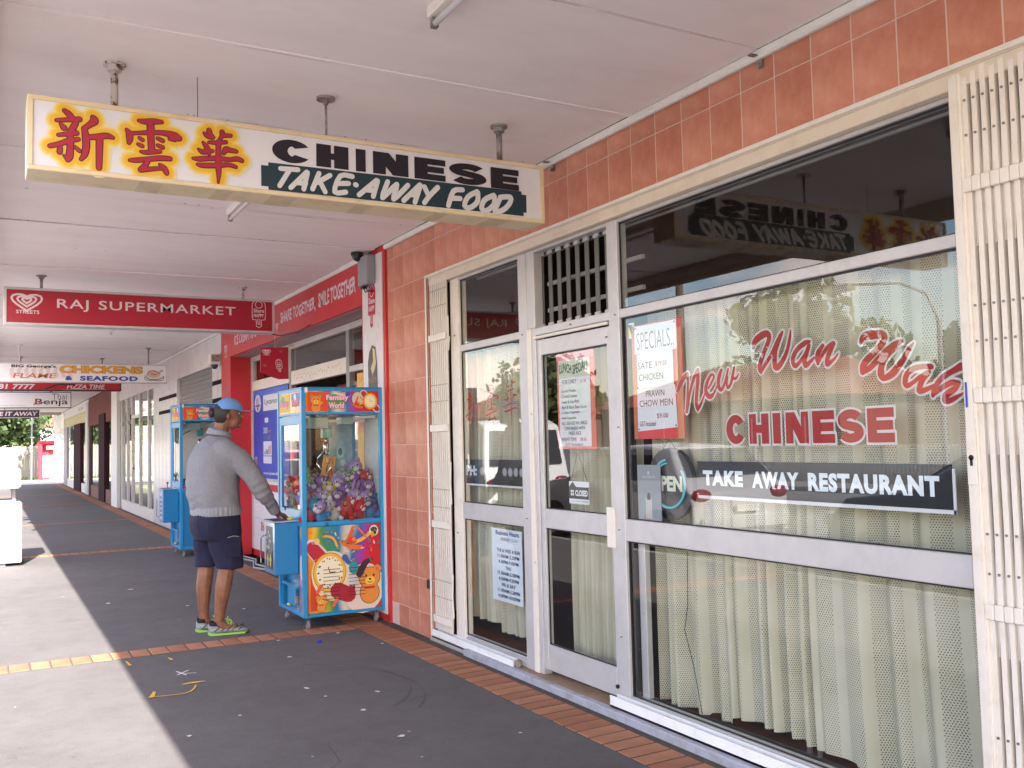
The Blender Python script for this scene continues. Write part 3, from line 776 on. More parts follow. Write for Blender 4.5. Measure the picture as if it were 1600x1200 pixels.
# folding grilles
def grille(label, y0, n, pitch, loc, hw=.0092, dp=2.912, mats=M_creamw, bands=(2.21, 1.545, .845, .16), toward=-1, zb=.085):
    G = thing('folding_grille', label, 'security grille', loc, 'folding steel grilles')
    for i in range(n):
        y = y0+toward*pitch*i
        b = B(); h_ = (i*7 % 5)*.006; box(b, 2.884, 2.888, y-hw, y+hw, zb, 2.64+h_); box(b, 2.888, dp, y-hw, y-hw+.003, zb, 2.64+h_); box(b, 2.888, dp, y+hw-.003, y+hw, zb, 2.64+h_)
        ob('slat', b, mats, G)
        if i+1 < n:
            for z0 in (2.36, 1.66, 1.0, .30):
                b = B(); box(b, 2.898, 2.901, y-.005, y+.005, -.3, .3, M=Matrix.Translation((0, toward*pitch*.5+0, z0)) @ Matrix.Translation((0, y, 0)) @ Matrix.Rotation(.03*(1 if toward < 0 else -1), 4, 'X') @ Matrix.Translation((0, -y, 0)))
                ob('lattice_bar', b, mats, G)
    b = B()
    for i in range(n):
        y = y0+toward*pitch*i
        for z in (2.56, 2.44, 1.86, 1.74, 1.10, .97, .44, .32):
            tube(b, [(2.8845, y, z), (2.881, y, z)], .0048, 8)
    ob('rivet', b, mat('rivet_steel', (.26, .24, .23), .4, metal=.8), G, kind='stuff')
    for z in bands:
        for i in range(0, n):
            y = y0+toward*pitch*i
            b = B(); box(b, 2.868, 2.883, y-pitch*.48, y+pitch*.48, z-.026, z+.026, .004); ob('hinge_band', b, mats, G)
    return G
G1 = grille('folded cream steel grille beside the salmon tiled pillar', 6.36, 9, .0335, (2.89, 6.2, .08), .0078, 2.894)
G2 = grille('folded cream steel grille at the right end of the large window with a keyhole lock', 1.958, 16, .0335, (2.89, 1.9, .08), bands=(2.268, 1.558, .847))
b = B(); box(b, 2.872, 2.93, 1.966, 2.01, .1, 2.655, .003); box(b, 2.868, 2.872, 1.975, 1.99, .1, 2.655); ob('lock_stile', b, M_creamw, G2)
b = B(); box(b, 2.866, 2.8715, 1.972, 2.008, 1.26, 1.44, .003); ob('lock_plate', b, M_creamw, G2)
b = B(); tube(b, [(2.8655, 1.99, 1.352), (2.8645, 1.99, 1.352)], .0095, 12); box(b, 2.8645, 2.8655, 1.985, 1.995, 1.325, 1.352); ob('keyhole', b, M_blk, G2)
b = B(); box(b, 2.8685, 2.8705, 1.996, 2.002, 1.52, 1.605); ob('blue_tape', b, ink('2b3fb0'), G2)
for pts in ([(2.90, 6.07, 2.2), (2.885, 6.06, 2.1), (2.89, 6.07, 2.35)], [(2.885, 6.06, 1.3), (2.88, 6.065, 1.15), (2.885, 6.06, 1.0)], [(2.885, 6.06, .5), (2.88, 6.065, .35), (2.885, 6.06, .2)]):
    b = B(); tube(b, pts, .006, 6); ob('latch_arm', b, M_creamw, G1)
b = B(); box(b, 2.855, 2.869, 6.425, 6.46, .36, .43, .006); tag(ob('wall_stop', b, M_blk), 'small black rubber stop fixed low on the tiled pillar', 'door stop')

# ------------------------------------------------------------------ window lettering and notices
LET = '#b0101c'
RED = 'a00c14'; OUT = mat('sticker_outline', (.62, .60, .62), .6)
def script(keys, name, label):
    T = facade(2.952, 0, .0002); T.n = -T.n      # laid on the inside of the glass, red side to the street
    T.n = Vector((-1, 0, 0)); T.d = 0
    for k in keys:
        for s in BR[k]: T.stroke(trip(s), OUT, 4, .017)
    T.d = .0018
    for k in keys:
        for s in BR[k]: T.stroke(trip(s), RED, 4)
    return T.end(name, RB, label=label)
script(['NEW', 'WAN', 'WAH'], 'script_lettering', 'red brush script reading New Wan Wah with white outline')
T = facade(2.951, 0); T.d = 0
block(T, 'CHINESE', CW, 1.4045, .131, .043, .036, OUT, .009)
T.d = .0018
block(T, 'CHINESE', CW, 1.4045, .131, .043, .036, RED)
T.end('block_lettering', RB, label='red block letters reading CHINESE with white outline')
def mapch(k, y0, z0, w_, h, T, c, grow=0):
    a = [p for s in BR[k] for p in trip(s)]
    x0 = min(p[0] for p in a); x1 = max(p[0] for p in a); b0 = min(p[1] for p in a); b1 = max(p[1] for p in a)
    for s in BR[k]:
        T.stroke([(-y0+(p[0]-x0)/(x1-x0)*w_, z0+(p[1]-b0)/(b1-b0)*h, p[2]*.58) for p in trip(s)], c, 3, grow)
T = facade(2.951, 0)
mapch('XIN', 5.93, 1.545, .23, .24, T, RED); mapch('YUN', 5.645, 1.575, .21, .215, T, RED); mapch('HUA', 5.385, 1.545, .22, .285, T, RED)
T.end('character_lettering', RB, label='three red Chinese characters on the left window')
def board(name, label, cat, y0, y1, z0, z1, x=2.953, c='101018', th=.004, group=None):
    b = B(); box(b, x, x+th, y1, y0, z0, z1); o = ob(name, b, ink(c) if isinstance(c, str) else c, base=(x, y0, z0)); tag(o, label, cat, group); return o
o = board('window_sign', 'dark board reading TAKE AWAY RESTAURANT along the bottom of the large window', 'sign', 3.482, 2.128, 1.165, 1.325)
T = facade(2.953); T.text('TAKE', -3.44, 1.212, .268, .071, 'dfe6f0', .055, 0, 1.14); T.text('AWAY', -3.115, 1.21, .275, .073, 'dfe6f0', .055, 0, 1.14); T.text('RESTAURANT', -2.79, 1.208, .612, .076, 'dfe6f0', .055, 0, 1.14)
T.end('lettering', o)
b = B(); box(b, 2.9535, 2.958, 2.118, 3.482, 1.15, 1.1645); box(b, 2.9535, 2.958, 2.1165, 2.1275, 1.15, 1.31); ob('white_edge', b, ink('d8d8e0'), o)
o = board('window_sign', 'dark board with a smudged phone number across the narrow window left of the door', 'sign', 5.95, 5.105, 1.15, 1.317)
T = facade(2.953); T.text('PH:', -5.945, 1.205, .16, .07, 'c8ccd6', .05)
for i, (x, w_) in enumerate([(-5.74, .21), (-5.42, .3)]):
    for k in range(4 if i else 3): T.disc(x+w_*(k+.5)/(4 if i else 3), 1.238, .032, .03, mat('smudge', (.22, .22, .25), .6), 14); T.disc(x+w_*(k+.5)/(4 if i else 3), 1.238, .022, .022, mat('smudge2', (.33, .33, .36), .6), 14)
T.end('lettering', o)
b = B(); box(b, 2.9535, 2.958, 5.105, 5.95, 1.138, 1.1495); ob('white_edge', b, ink('d8d8e0'), o)
# specials
o = board('specials_poster', 'red backed poster headed SPECIALS with sate chicken and prawn chow mein prices', 'poster', 3.965, 3.562, 1.435, 2.025, c='cf3038')
T = facade(2.953)
T.rect(-3.965, 1.435, -3.93, 2.0, 'b8604c'); T.rect(-3.61, 1.435, -3.562, 1.98, 'c87a55')
T.rect(-3.94, 1.875, -3.60, 2.02, 'dcdde6'); T.text('SPECIALS..', -3.92, 1.895, .30, .09, '5c6470', -.01)
T.poly([(-3.925, 1.872), (-3.63, 1.885), (-3.628, 1.70), (-3.925, 1.695)], 'd9dae2'); T.poly([(-3.93, 1.693), (-3.62, 1.70), (-3.61, 1.49), (-3.93, 1.475)], 'd4d5df')
T.text('SATE', -3.915, 1.795, .115, .034, '30303a'); T.text('$19.50', -3.77, 1.80, .09, .026, 'a04048'); T.text('CHICKEN', -3.91, 1.735, .2, .034, '30303a')
T.text('PRAWN', -3.855, 1.65, .15, .032, '30303a'); T.text('CHOW MEIN', -3.91, 1.60, .27, .034, '30303a'); T.text('$9.00', -3.77, 1.535, .09, .028, 'a04048'); T.text('GST Included', -3.915, 1.50, .13, .026, '444450', shear=.25)
for (x, z) in ((-3.93, 2.01), (-3.61, 2.01), (-3.92, 1.70), (-3.62, 1.705), (-3.92, 1.485), (-3.62, 1.5)): T.disc(x, z, .005, .005, '1a1a1a', 8)
T.end('poster_print', o)
o = board('lunch_poster', 'red bordered LUNCH SPECIALS menu sheet on the door glass', 'poster', 4.72, 4.325, 1.385, 1.945, x=2.957, c='cf5a4c')
T = facade(2.957)
T.rect(-4.70, 1.40, -4.37, 1.905, 'd6d7e0'); T.rect(-4.695, 1.80, -4.375, 1.90, 'c6c9bc'); T.rect(-4.72, 1.905, -4.33, 1.945, 'e08a98')
T.text('LUNCH SPECIALS', -4.69, 1.825, .30, .055, '2f5236', .03, fn=lambda x, y: (x, y+.008*sin((x+4.69)*30)))
T.text('FOR ONLY', -4.66, 1.765, .15, .024, '40406a'); T.text('$7.50', -4.47, 1.762, .06, .018, 'c08a90')
for i, s in enumerate(['Curried Prawns', 'Curried Chicken', 'Sweet & Sour Pork', 'Beef & Black Bean Sauce', 'Chicken Vegetable', 'Beef Vegetable']):
    T.text('- '+s, -4.685, 1.715-.032*i, .014*len(s)*.85, .019, '3c3c58')
T.text('ALL SERVED IN LARGE', -4.675, 1.525, .27, .02, '50505f'); T.text('CONTAINERS WITH', -4.65, 1.495, .22, .02, '50505f'); T.text('FRIED RICE', -4.60, 1.467, .13, .02, '50505f')
T.text('NIGHT TIME', -4.68, 1.430, .16, .022, '3c3c48'); T.text('$8.50', -4.48, 1.430, .06, .02, 'c05060')
T.text('GST Included', -4.64, 1.404, .18, .018, '70707c')
T.end('poster_print', o)
# business hours
o = board('opening_hours_notice', 'white Business Hours notice taped low on the narrow window left of the door', 'notice', 5.59, 5.185, .395, .865, c='d4dce8')
T = facade(2.953)
NV = '39406e'
T.text('Business Hours', -5.53, .825, .31, .03, NV, .02); T.text('MONDAY', -5.46, .79, .12, .02, NV); T.text('CLOSED', -5.33, .79, .1, .018, 'a8aec4')
for i, s in enumerate(['TUE & WED & SUN', '11.00AM-2.30PM', '4.30PM-9.00PM', 'THU', '11.00AM-2.30PM', '4.30PM-9.30PM', 'FRI & SAT', '11.00AM-2.30PM', '4.30PM-10.00PM']):
    w_ = .0205*len(s) if len(s) > 5 else .07
    T.text(s, -5.365-w_/2, .715-.037*i, w_, .023, NV, .015)
T.end('notice_print', o)
# closed sign
CS = thing('closed_sign', 'small house shaped black and white CLOSED sign hanging on strings in the door', 'sign', (2.957, 4.52, 1.07))
b = B(); box(b, 2.957, 2.961, 4.415, 4.62, 1.072, 1.20); ob('plate', b, ink('dfe1e6'), CS)
T = facade(2.957)
T.rect(-4.62, 1.10, -4.415, 1.168, '23242c'); T.poly([(-4.62, 1.165), (-4.54, 1.165), (-4.58, 1.198)], '23242c')
for a, c_ in ((0, 0), (.018, 0), (0, .018), (.018, .018)): T.rect(-4.6+a, 1.118+c_, -4.586+a, 1.132+c_, 'dfe1e6')
T.text('CLOSED', -4.553, 1.117, .128, .034, 'e6e6ec', .04); T.text('please call again', -4.6, 1.082, .1, .009, '55565f'); T.text('TRADING', -4.49, 1.081, .07, .011, '35524a')
T.end('print', CS)
b = B(); tube(b, [(2.958, 4.60, 1.2), (2.958, 4.525, 1.36)], .0015, 4); tube(b, [(2.958, 4.43, 1.2), (2.958, 4.515, 1.36)], .0015, 4); ob('string', b, M_gask, CS)
# open sign
OS = thing('open_sign', 'round black neon OPEN sign hanging unlit in the large window', 'sign', (2.975, 3.72, 1.04))
b = B(); tube(b, [(3.0, 3.715, 1.21), (2.972, 3.715, 1.21)], [.178, .178], 40); ob('disc', b, mat('sign_black', (.012, .014, .02), .3), OS, smooth=False)
b = B()
CY = mat('neon_cyan', (.10, .55, .68), .3); NWH = mat('neon_white', (.62, .66, .55), .35)
arc = lambda a0, a1, r: [(2.965, 3.715-r*cos(t), 1.21+r*sin(t)*.95) for t in [a0+(a1-a0)*k/22 for k in range(23)]]
tube(b, arc(radians(200), radians(100), .125), .006, 6); tube(b, arc(radians(-120), radians(35), .125), .006, 6); tube(b, arc(radians(205), radians(95), .108), .0045, 6); ob('neon_swirl', b, CY, OS)
T = facade(2.969); T.text('OPEN', -3.862, 1.172, .25, .078, NWH, .05); T.end('neon_lettering', OS)
b = B(); tube(b, [(2.98, 3.79, 1.365), (2.98, 3.72, 1.43), (2.98, 3.65, 1.365)], .002, 5); ob('hanging_wire', b, M_blk, OS)
o = board('perfume_card', 'grey advertising card with a small bottle standing before the round open sign', 'card', 3.955, 3.765, 1.02, 1.303, x=2.954, c='8e929c')
T = facade(2.954); T.disc(-3.86, 1.262, .008, .01, 'c4c7ce', 10); T.text('PARIS PERFUME', -3.915, 1.235, .11, .012, 'c4c7ce'); T.rect(-3.882, 1.03, -3.842, 1.13, 'c2b7b4'); T.rect(-3.875, 1.125, -3.85, 1.145, '3a3c44'); T.disc(-3.862, 1.15, .012, .012, '3a3c44', 10); T.line([(-3.885, 1.03), (-3.885, 1.135)], .003, 'dedee4'); T.line([(-3.839, 1.03), (-3.839, 1.135)], .003, 'dedee4')
T.end('card_print', o)
o = board('window_sticker', 'small yellow square sticker at the top left corner of the large window', 'sticker', 4.022, 3.945, 1.965, 2.045, x=2.953, c='d8dae0')
T = facade(2.953); T.rect(-4.012, 1.972, -3.955, 2.037, 'd9c21a'); T.poly([(-4.01, 2.03), (-4.003, 2.0), (-4.01, 1.975), (-3.985, 1.978), (-3.99, 1.985), (-4.002, 1.985)], '38340c'); T.poly([(-3.957, 2.035), (-3.965, 2.0), (-3.957, 1.975), (-3.96, 2.02), (-3.99, 2.03), (-3.99, 2.035)], '38340c'); T.end('sticker_print', o)
# ------------------------------------------------------------------ hanging signs
def sign(name, label, x0, x1, y, z0, z1, th, fm, pm, fw=.022, rods=(), rr=.011):
    S = thing(name, label, 'hanging sign', ((x0+x1)/2, y, z0), 'signs hanging under the awning')
    b = B()
    box(b, x0, x1, y-th/2, y+th/2, z1-fw, z1, .003); box(b, x0, x1, y-th/2, y+th/2, z0, z0+fw, .003)
    box(b, x0, x0+fw, y-th/2+.001, y+th/2-.001, z0+fw, z1-fw); box(b, x1-fw, x1, y-th/2+.001, y+th/2-.001, z0+fw, z1-fw)
    ob('frame', b, fm, S)
    b = B(); box(b, x0+fw, x1-fw, y-th/2+.008, y+th/2-.008, z0+fw, z1-fw); ob('face_panel', b, pm, S)
    for (x, r, m) in rods: rod(S, x, y, 3.078, z1-.002, r, .045, m)
    return S
M_sgn = mat('opal_acrylic', (.66, .65, .70), .3, (.60, .58, .60), 3, lo=.5, hi=.8)
M_rust = mat('rusty_white_pipe', (.55, .50, .47), .6, (.16, .06, .045), 22, lo=.52, hi=.58)
S1 = sign('hanging_sign', 'cream framed white sign reading CHINESE TAKE-AWAY FOOD with three red Chinese characters', .13, 2.518, 4.19, 2.562, 2.866, .19, mat('cream_sign_frame', (.68, .55, .36), .5, (.56, .42, .26), 7, lo=.5, hi=.72), M_sgn, .02, [(.46, .016, M_rust), (2.31, .016, M_steel), (1.383, .006, M_steel)])
rq = random.Random(4)
for x in (.55, .86, 1.1, 1.5, 1.9, 2.2): bx('patch_tape', mat('old_tape', (.60, .50, .34), .6, (.52, .38, .24), 9), S1, x, x+rq.uniform(.06, .2), 4.10, 4.28, 2.5605, 2.5618)
b = B(); tube(b, [(.795, 4.19, 2.866), (.80, 4.19, 2.93), (.798, 4.19, 3.077)], .0015, 4); tube(b, [(.78, 4.19, 2.866), (.797, 4.19, 2.9), (.81, 4.19, 2.866)], .0015, 4); ob('tie_wire', b, M_gask, S1)
T = cross(4.103, .001, .0003)
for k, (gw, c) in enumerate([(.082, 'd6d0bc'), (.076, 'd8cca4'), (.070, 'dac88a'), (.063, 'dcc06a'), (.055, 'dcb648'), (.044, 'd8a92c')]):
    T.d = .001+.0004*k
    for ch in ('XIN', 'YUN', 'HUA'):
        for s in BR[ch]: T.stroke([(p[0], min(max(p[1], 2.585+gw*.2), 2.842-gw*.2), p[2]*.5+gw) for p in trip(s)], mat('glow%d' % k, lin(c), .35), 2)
T.d = .004
for ch in ('XIN', 'YUN', 'HUA'):
    for s in BR[ch]: T.stroke(trip(s), '3a0f22', 4, .0045)
T.d = .0055
for ch in ('XIN', 'YUN', 'HUA'):
    for s in BR[ch]: T.stroke(trip(s), 'a01838', 4, -.0025)
T.end('character_lettering', S1)
T = cross(4.103, .0012, .0003)
gy = lambda x, a, b_: a+(b_-a)*(x-1.053)/(2.413-1.053)
N = '16383a'
T.poly([(1.085, 2.708), (2.385, 2.718), (2.385, 2.702), (2.413, 2.702), (2.413, 2.610), (2.395, 2.61), (2.395, 2.591), (1.085, 2.584), (1.085, 2.598), (1.053, 2.598), (1.053, 2.692), (1.085, 2.692)], '12303a')
block(T, 'CHINESE', CSIGN, 2.7175, .106, .070, .030, '14101f')
T.d = .002
for s in BR['TAKE']: T.stroke(trip(s), 'c9c9cc', 3, -.002)
T.end('lettering', S1)

S2 = sign('hanging_sign', 'red hanging sign reading RAJ SUPERMARKET with a white heart at its left end', .126, 2.585, 9.66, 2.60, 2.945, .16, M_alu, mat('red_sign_face', lin('a5102e'), .35), .022, [(.434, .014, M_steel), (2.283, .014, M_rust)])
T = cross(9.588)
WH = 'd8c6cc'
def heart(T, x, y, s, c, w_, grow=0):
    for q in (1, .62, .3):
        L = [(x+s*q*.95*sin(t)**3*1.05, y+s*q*.72*(cos(t)*.82-cos(2*t)*.3-cos(3*t)*.1-.05)+ (1-q)*s*.05, w_) for t in [2*pi*k/24 for k in range(25)]]
        T.stroke(L, c, 1)
heart(T, .312, 2.825, .125, WH, .017)
T.text('STREETS', .225, 2.705, .19, .032, WH, .02)
T.text('RAJ SUPERMARKET', .561, 2.742, 1.63, .113, WH, .009, 0, 1.12)
def lolly(T, x, y, s, c, lw=.008, a=0.0, fill=None, txt=True):
    L = []
    R = lambda p, q: (x+s*(p*cos(a)-q*sin(a)), y+s*(p*sin(a)+q*cos(a)), lw)
    body = [R(.42*cos(t), .55+.42*sin(t)) for t in [pi*k/8 for k in range(9)]]+[R(-.42, 0), R(-.40, -.32), R(-.16, -.36), R(-.16, -.75), R(0, -.85), R(.16, -.75), R(.16, -.36), R(.40, -.32), R(.42, .0), R(.42, .55)]
    if fill: T.poly([(p[0], p[1]) for p in body[:-1]], fill)
    T.stroke(body, c, 1)
    T.stroke([R(-.06, -.3), R(-.06, -.6), R(.06, -.66), R(.06, -.3)], c, 1)
    T.stroke([R(.22*cos(t), .62+.22*sin(t)) for t in [pi*k/6 for k in range(13)]], c, 1)
    if txt:
        fn = lambda X, Y: (x+(X*cos(a)-Y*sin(a))*s, y+(X*sin(a)+Y*cos(a))*s)
        T.text('Share', -.33, .12, .66, .24, c, .03, fn=fn); T.text('HAPPY', -.32, -.18, .64, .22, c, .04, fn=fn)
lolly(T, 2.425, 2.79, .16, WH, .007)
T.end('lettering', S2)
b = B(); tube(b, [(2.58, 9.66, 2.6), (2.65, 9.6, 2.58), (2.78, 9.4, 2.60), (2.84, 9.2, 2.655)], .006, 6); ob('power_lead', b, M_blk, S2)
S3 = sign('hanging_sign', "white hanging sign reading BIG George's FLAME CHICKENS & SEAFOOD", -.02, 2.565, 16.15, 2.50, 2.802, .14, M_alu, mat('white_sign_face', (.72, .71, .73), .4), .018, [(.43, .014, M_white), (2.29, .012, M_steel)])
T = cross(16.085)
for k in range(9): T.stroke([(.34+k*.10, 2.60, .06), (.32+k*.10, 2.68, .05), (.35+k*.1, 2.74, .02)], mat('flame_pink', (.68, .50, .54), .5), 2)
T.text("BIG George's", .32, 2.715, .61, .058, '22222c', .035); T.text('FLAME', .34, 2.565, .58, .075, 'b06a2a', .01, .3)
T.d = .003
T.text('CHICKENS', .975, 2.645, 1.225, .125, 'a87a20', .065); T.d = .0036; T.text('CHICKENS', .985, 2.652, 1.205, .112, 'd8952a', .03)
T.text('&', 1.06, 2.535, .11, .07, '26459a', .08); T.text('SEAFOOD', 1.27, 2.53, .85, .078, '26459a', .05, sp=1.12)
T.disc(2.36, 2.64, .10, .055, 'c9a7a2', 16); T.line([(2.26, 2.63), (2.29, 2.69), (2.37, 2.70), (2.44, 2.66)], .012, '9a3a30'); T.line([(2.44, 2.66), (2.48, 2.71), (2.50, 2.70)], .012, '9a3a30'); T.line([(2.23, 2.62), (2.28, 2.57), (2.42, 2.56), (2.52, 2.61)], .012, '3a3a48'); T.line([(2.22, 2.60), (2.25, 2.55), (2.48, 2.545), (2.51, 2.59)], .009, '3a3a48'); T.line([(2.33, 2.65), (2.40, 2.64)], .02, 'b85a48')
T.end('lettering', S3)
S4 = sign('hanging_sign', 'red hanging sign of the pizza shop showing white numerals and the word pizza', -.02, 2.11, 18.2, 2.485, 2.79, .14, M_blk, mat('red_sign_face2', lin('b01226'), .35), .02, [(.5, .012, M_steel), (1.8, .012, M_steel)])
T = cross(18.135); T.text('9481 7777', -.01, 2.515, .72, .09, WH, .03, .2); T.text('PIZZA TIME', 1.22, 2.525, .60, .075, WH, .02, .25); T.line([(.9, 2.52), (1.1, 2.60), (1.35, 2.59)], .025, '34141a'); T.line([(1.15, 2.505), (1.4, 2.515), (1.85, 2.515)], .012, 'b88a24'); T.end('lettering', S4)
S5 = sign('hanging_sign', 'white hanging sign reading Thai Benja in thin dark letters', -.02, 1.387, 19.5, 2.242, 2.54, .12, M_blk, mat('white_sign_face', None), .012, [(.4, .01, M_steel), (1.05, .02, M_blk)])
T = cross(19.445); T.text('Thai', 1.06, 2.40, .25, .11, '55505a', -.005); T.text('Benja', .78, 2.275, .55, .14, '2c2830', .01); T.line([(.76, 2.30), (.80, 2.36), (.87, 2.33)], .02, 'c05868'); T.text('A la Carte / Takeaway / Home Delivery', -.01, 2.285, .62, .018, '77707a'); T.end('lettering', S5)
S6 = sign('hanging_sign', 'small dark purple hanging sign reading TAKE IT AWAY', -.12, .90, 20.4, 2.09, 2.25, .1, mat('pale_metal_edge', (.6, .56, .5), .5), mat('purple_sign_face', lin('2b2340'), .4), .01, [(.3, .008, M_steel), (.7, .008, M_steel)])
T = cross(20.353); T.text('TAKE IT AWAY', -.06, 2.13, .91, .08, WH, .035, .2); T.end('lettering', S6)

# lights and small fittings under the awning
def tubelight(label, y1, L=1.22):
    F = thing('fluorescent_light', label, 'light fitting', (1.45, y1, 3.0), 'fluorescent lights on the awning ceiling')
    b = B(); box(b, 1.427, 1.472, y1-L, y1, 3.035, 3.077, .004); ob('batten', b, M_creamw, F)
    b = B(); tube(b, [(1.45, y1-L+.03, 3.008), (1.45, y1-.03, 3.008)], .013, 12); ob('lamp_tube', b, mat('opal_tube', (.78, .76, .80), .2), F, smooth=True)
    for y in (y1-.02, y1-L+.02):
        b = B(); box(b, 1.436, 1.464, y-.012, y+.012, 2.992, 3.03, .003); ob('lamp_holder', b, M_steel, F)
tubelight('bare fluorescent tube on the ceiling nearest the camera', 3.13)
tubelight('fluorescent tube on the ceiling just behind the CHINESE sign', 6.5)
tubelight('fluorescent tube on the ceiling beyond the red supermarket sign', 13.6)
CD = thing('dome_camera', 'black dome camera on the ceiling beside the red shop corner', 'camera', (2.75, 7.55, 3.0))
b = B(); tube(b, [(2.75, 7.55, 3.078), (2.75, 7.55, 3.05)], .052, 16); ob('housing', b, M_blk, CD)
b = B(); ell(b, (2.75, 7.55, 3.048), (.046, .046, .05), 16, 10); ob('dome', b, M_blk, CD, smooth=True)
C2 = thing('security_camera', 'white boxed security camera on the white wall beside the red pillar', 'camera', (2.8, 13.5, 2.7))
b = B(); box(b, 2.72, 2.86, 13.44, 13.62, 2.60, 2.75, .01); ob('housing', b, M_white, C2)
b = B(); box(b, 2.735, 2.845, 13.435, 13.44, 2.64, 2.73); ob('grille', b, M_steel, C2)
b = B(); ell(b, (2.79, 13.5, 2.585), (.05, .05, .05), 12, 8); ob('lens_dome', b, mat('blue_black', (.02, .03, .07), .2), C2, smooth=True)
EB = thing('electrical_box', 'grey electrical box high on the white board beside the tiled pillar', 'electrical box', (2.78, 7.5, 2.77))
b = B(); box(b, 2.765, 2.84, 7.36, 7.585, 2.785, 3.03, .006); ob('case', b, M_gry, EB)
b = B(); tube(b, [(2.80, 7.45, 2.785), (2.79, 7.44, 2.74), (2.83, 7.4, 2.72), (2.86, 7.42, 2.76)], .006, 6); tube(b, [(2.79, 7.52, 2.785), (2.80, 7.5, 2.73), (2.85, 7.47, 2.745)], .006, 6); box(b, 2.78, 2.81, 7.5, 7.56, 2.76, 2.785); ob('cable', b, M_blk, EB)
for i, y in enumerate((2.87, 4.55, 5.72)):
    b = B(); box(b, 2.855, 2.865, y-.012, y+.012, 3.0, 3.05); box(b, 2.80, 2.86, y-.012, y+.012, 3.045, 3.05); tube(b, [(2.845, y, 3.01), (2.853, y, 3.01)], .01, 8)
    tag(ob('metal_bracket', b, M_steel), ['small metal bracket on the cornice nearest the camera', 'small metal bracket on the cornice above the right end of the CHINESE sign', 'small metal bracket on the cornice just below the CHINESE sign end'][i], 'bracket', 'brackets along the cornice')

# ------------------------------------------------------------------ supermarket
RS = thing('supermarket_building', 'red and white supermarket shopfront with recessed door and poster windows', 'building', (2.87, 10.3, 0))
XR = 3.12
b = B(); box(b, 2.852, 2.9, 7.72, 12.8, 2.65, 3.077); ob('fascia', b, M_redd, RS)
b = B(); box(b, 2.9, XR+.1, 7.72, 12.8, 2.645, 2.66); ob('soffit', b, mat('pink_soffit', (.34, .20, .22), .5), RS)
b = B(); box(b, 2.852, 3.3, 12.8, 13.36, 0, 3.077); ob('pillar', b, M_redd, RS)
b = B(); box(b, 2.851, XR+.1, 7.175, 7.72, 0, 3.077); ob('end_board', b, M_redd, RS)
b = B(); box(b, 2.842, 2.8505, 7.225, 7.685, .06, 3.03); ob('white_board', b, mat('white_board', (.68, .65, .66), .45), RS)
T = facade(2.842)
lolly(T, -7.46, 2.60, .215, 'd8c8cc', .008, -.04, 'b5142f'); 
for i in range(22):
    t = 2*pi*i/22; T.line([(-7.46+.15*cos(t), 2.62+.32*sin(t)), (-7.46+.2*cos(t), 2.62+.42*sin(t))], .003, '9a9498')
T.poly([(-7.56, 1.9), (-7.565, 2.13), (-7.53, 2.22), (-7.46, 2.275), (-7.39, 2.25), (-7.355, 2.12), (-7.345, 1.9)], '352c33')
T.poly([(-7.50, 2.08), (-7.44, 2.14), (-7.455, 2.25), (-7.40, 2.235), (-7.37, 2.12), (-7.42, 2.05), (-7.46, 2.02)], 'c9b27a')
T.text('MAGNUM', -7.545, 1.955, .18, .045, '9a7a3c', .01); T.disc(-7.455, 2.02, .012, .016, '9a7a3c', 8)
T.end('ice_cream_print', RS)
T = facade(2.852)
heart(T, -10.47, 2.79, .062, WH, .009)
T.text('STREETS', -10.53, 2.712, .12, .018, WH)
HND = lambda s, x, y, w_, h: T.text(s, x, y, w_, h, WH, .03, .06, fn=lambda X, Y: (X+.004*sin(Y*90+X*31), Y+.008*sin(X*37)))
HND('SHARE TOGETHER,', -10.32, 2.775, 1.28, .145); HND('SMILE TOGETHER', -8.95, 2.79, 1.08, .145)
HND('ICE CREAM TIME', -12.55, 2.775, 1.15, .13)
heart(T, -13.06, 2.78, .1, WH, .012); T.text('STREETS', -13.17, 2.66, .22, .03, WH)
for k in range(5): T.line([(-13.2+k*.07, 2.05), (-13.22+k*.075, 2.22)], .012, 'd07a86')
T.ringd(-13.07, 1.85, .12, .16, .015, WH); T.ringd(-13.07, 1.85, .07, .1, .015, WH); T.text('Share', -13.17, 1.8, .2, .08, WH, .02)
T.end('fascia_lettering', RS)
def rbar(n, y0, y1, z0, z1, x0=XR, x1=XR+.06, m=M_alu): return bx(n, m, RS, x0, x1, y0, y1, z0, z1, .003)
rbar('head_rail', 7.72, 12.8, 2.575, 2.64)
rbar('jamb', 12.70, 12.795, 0, 2.575); rbar('jamb', 10.86, 10.95, 0, 2.575, m=M_alud); rbar('jamb', 8.84, 8.93, 0, 2.575, m=M_alud); rbar('jamb', 7.73, 7.8, 0, 2.575)
rbar('transom', 10.95, 12.70, 2.18, 2.31, m=M_creamw); rbar('transom', 8.93, 10.86, 2.15, 2.31, m=M_creamw); rbar('transom', 7.8, 8.84, 2.15, 2.21)
rbar('sill_rail', 10.95, 12.70, .99, 1.03); rbar('sill_rail', 7.8, 8.84, .99, 1.03)
T = facade(XR)
for i in range(26): T.disc(-10.7+i*.065, 2.23+rq.uniform(-.03, .03), .012, .01, rq.choice(['b84a4a', 'c99a80', '9a9a5a', 'c9a0b4']), 7)
T.end('small_stickers', RS)
for y0, y1, z0, z1 in ((10.95, 12.70, 2.31, 2.575), (8.93, 10.86, 2.31, 2.575), (7.8, 8.84, 2.21, 2.575), (7.8, 8.84, 1.03, 2.15)):
    b = B(); poly(b, [(XR+.02, y0, z0), (XR+.02, y1, z0), (XR+.02, y1, z1), (XR+.02, y0, z1)]); ob('glass_pane', b, M_glass2, RS)
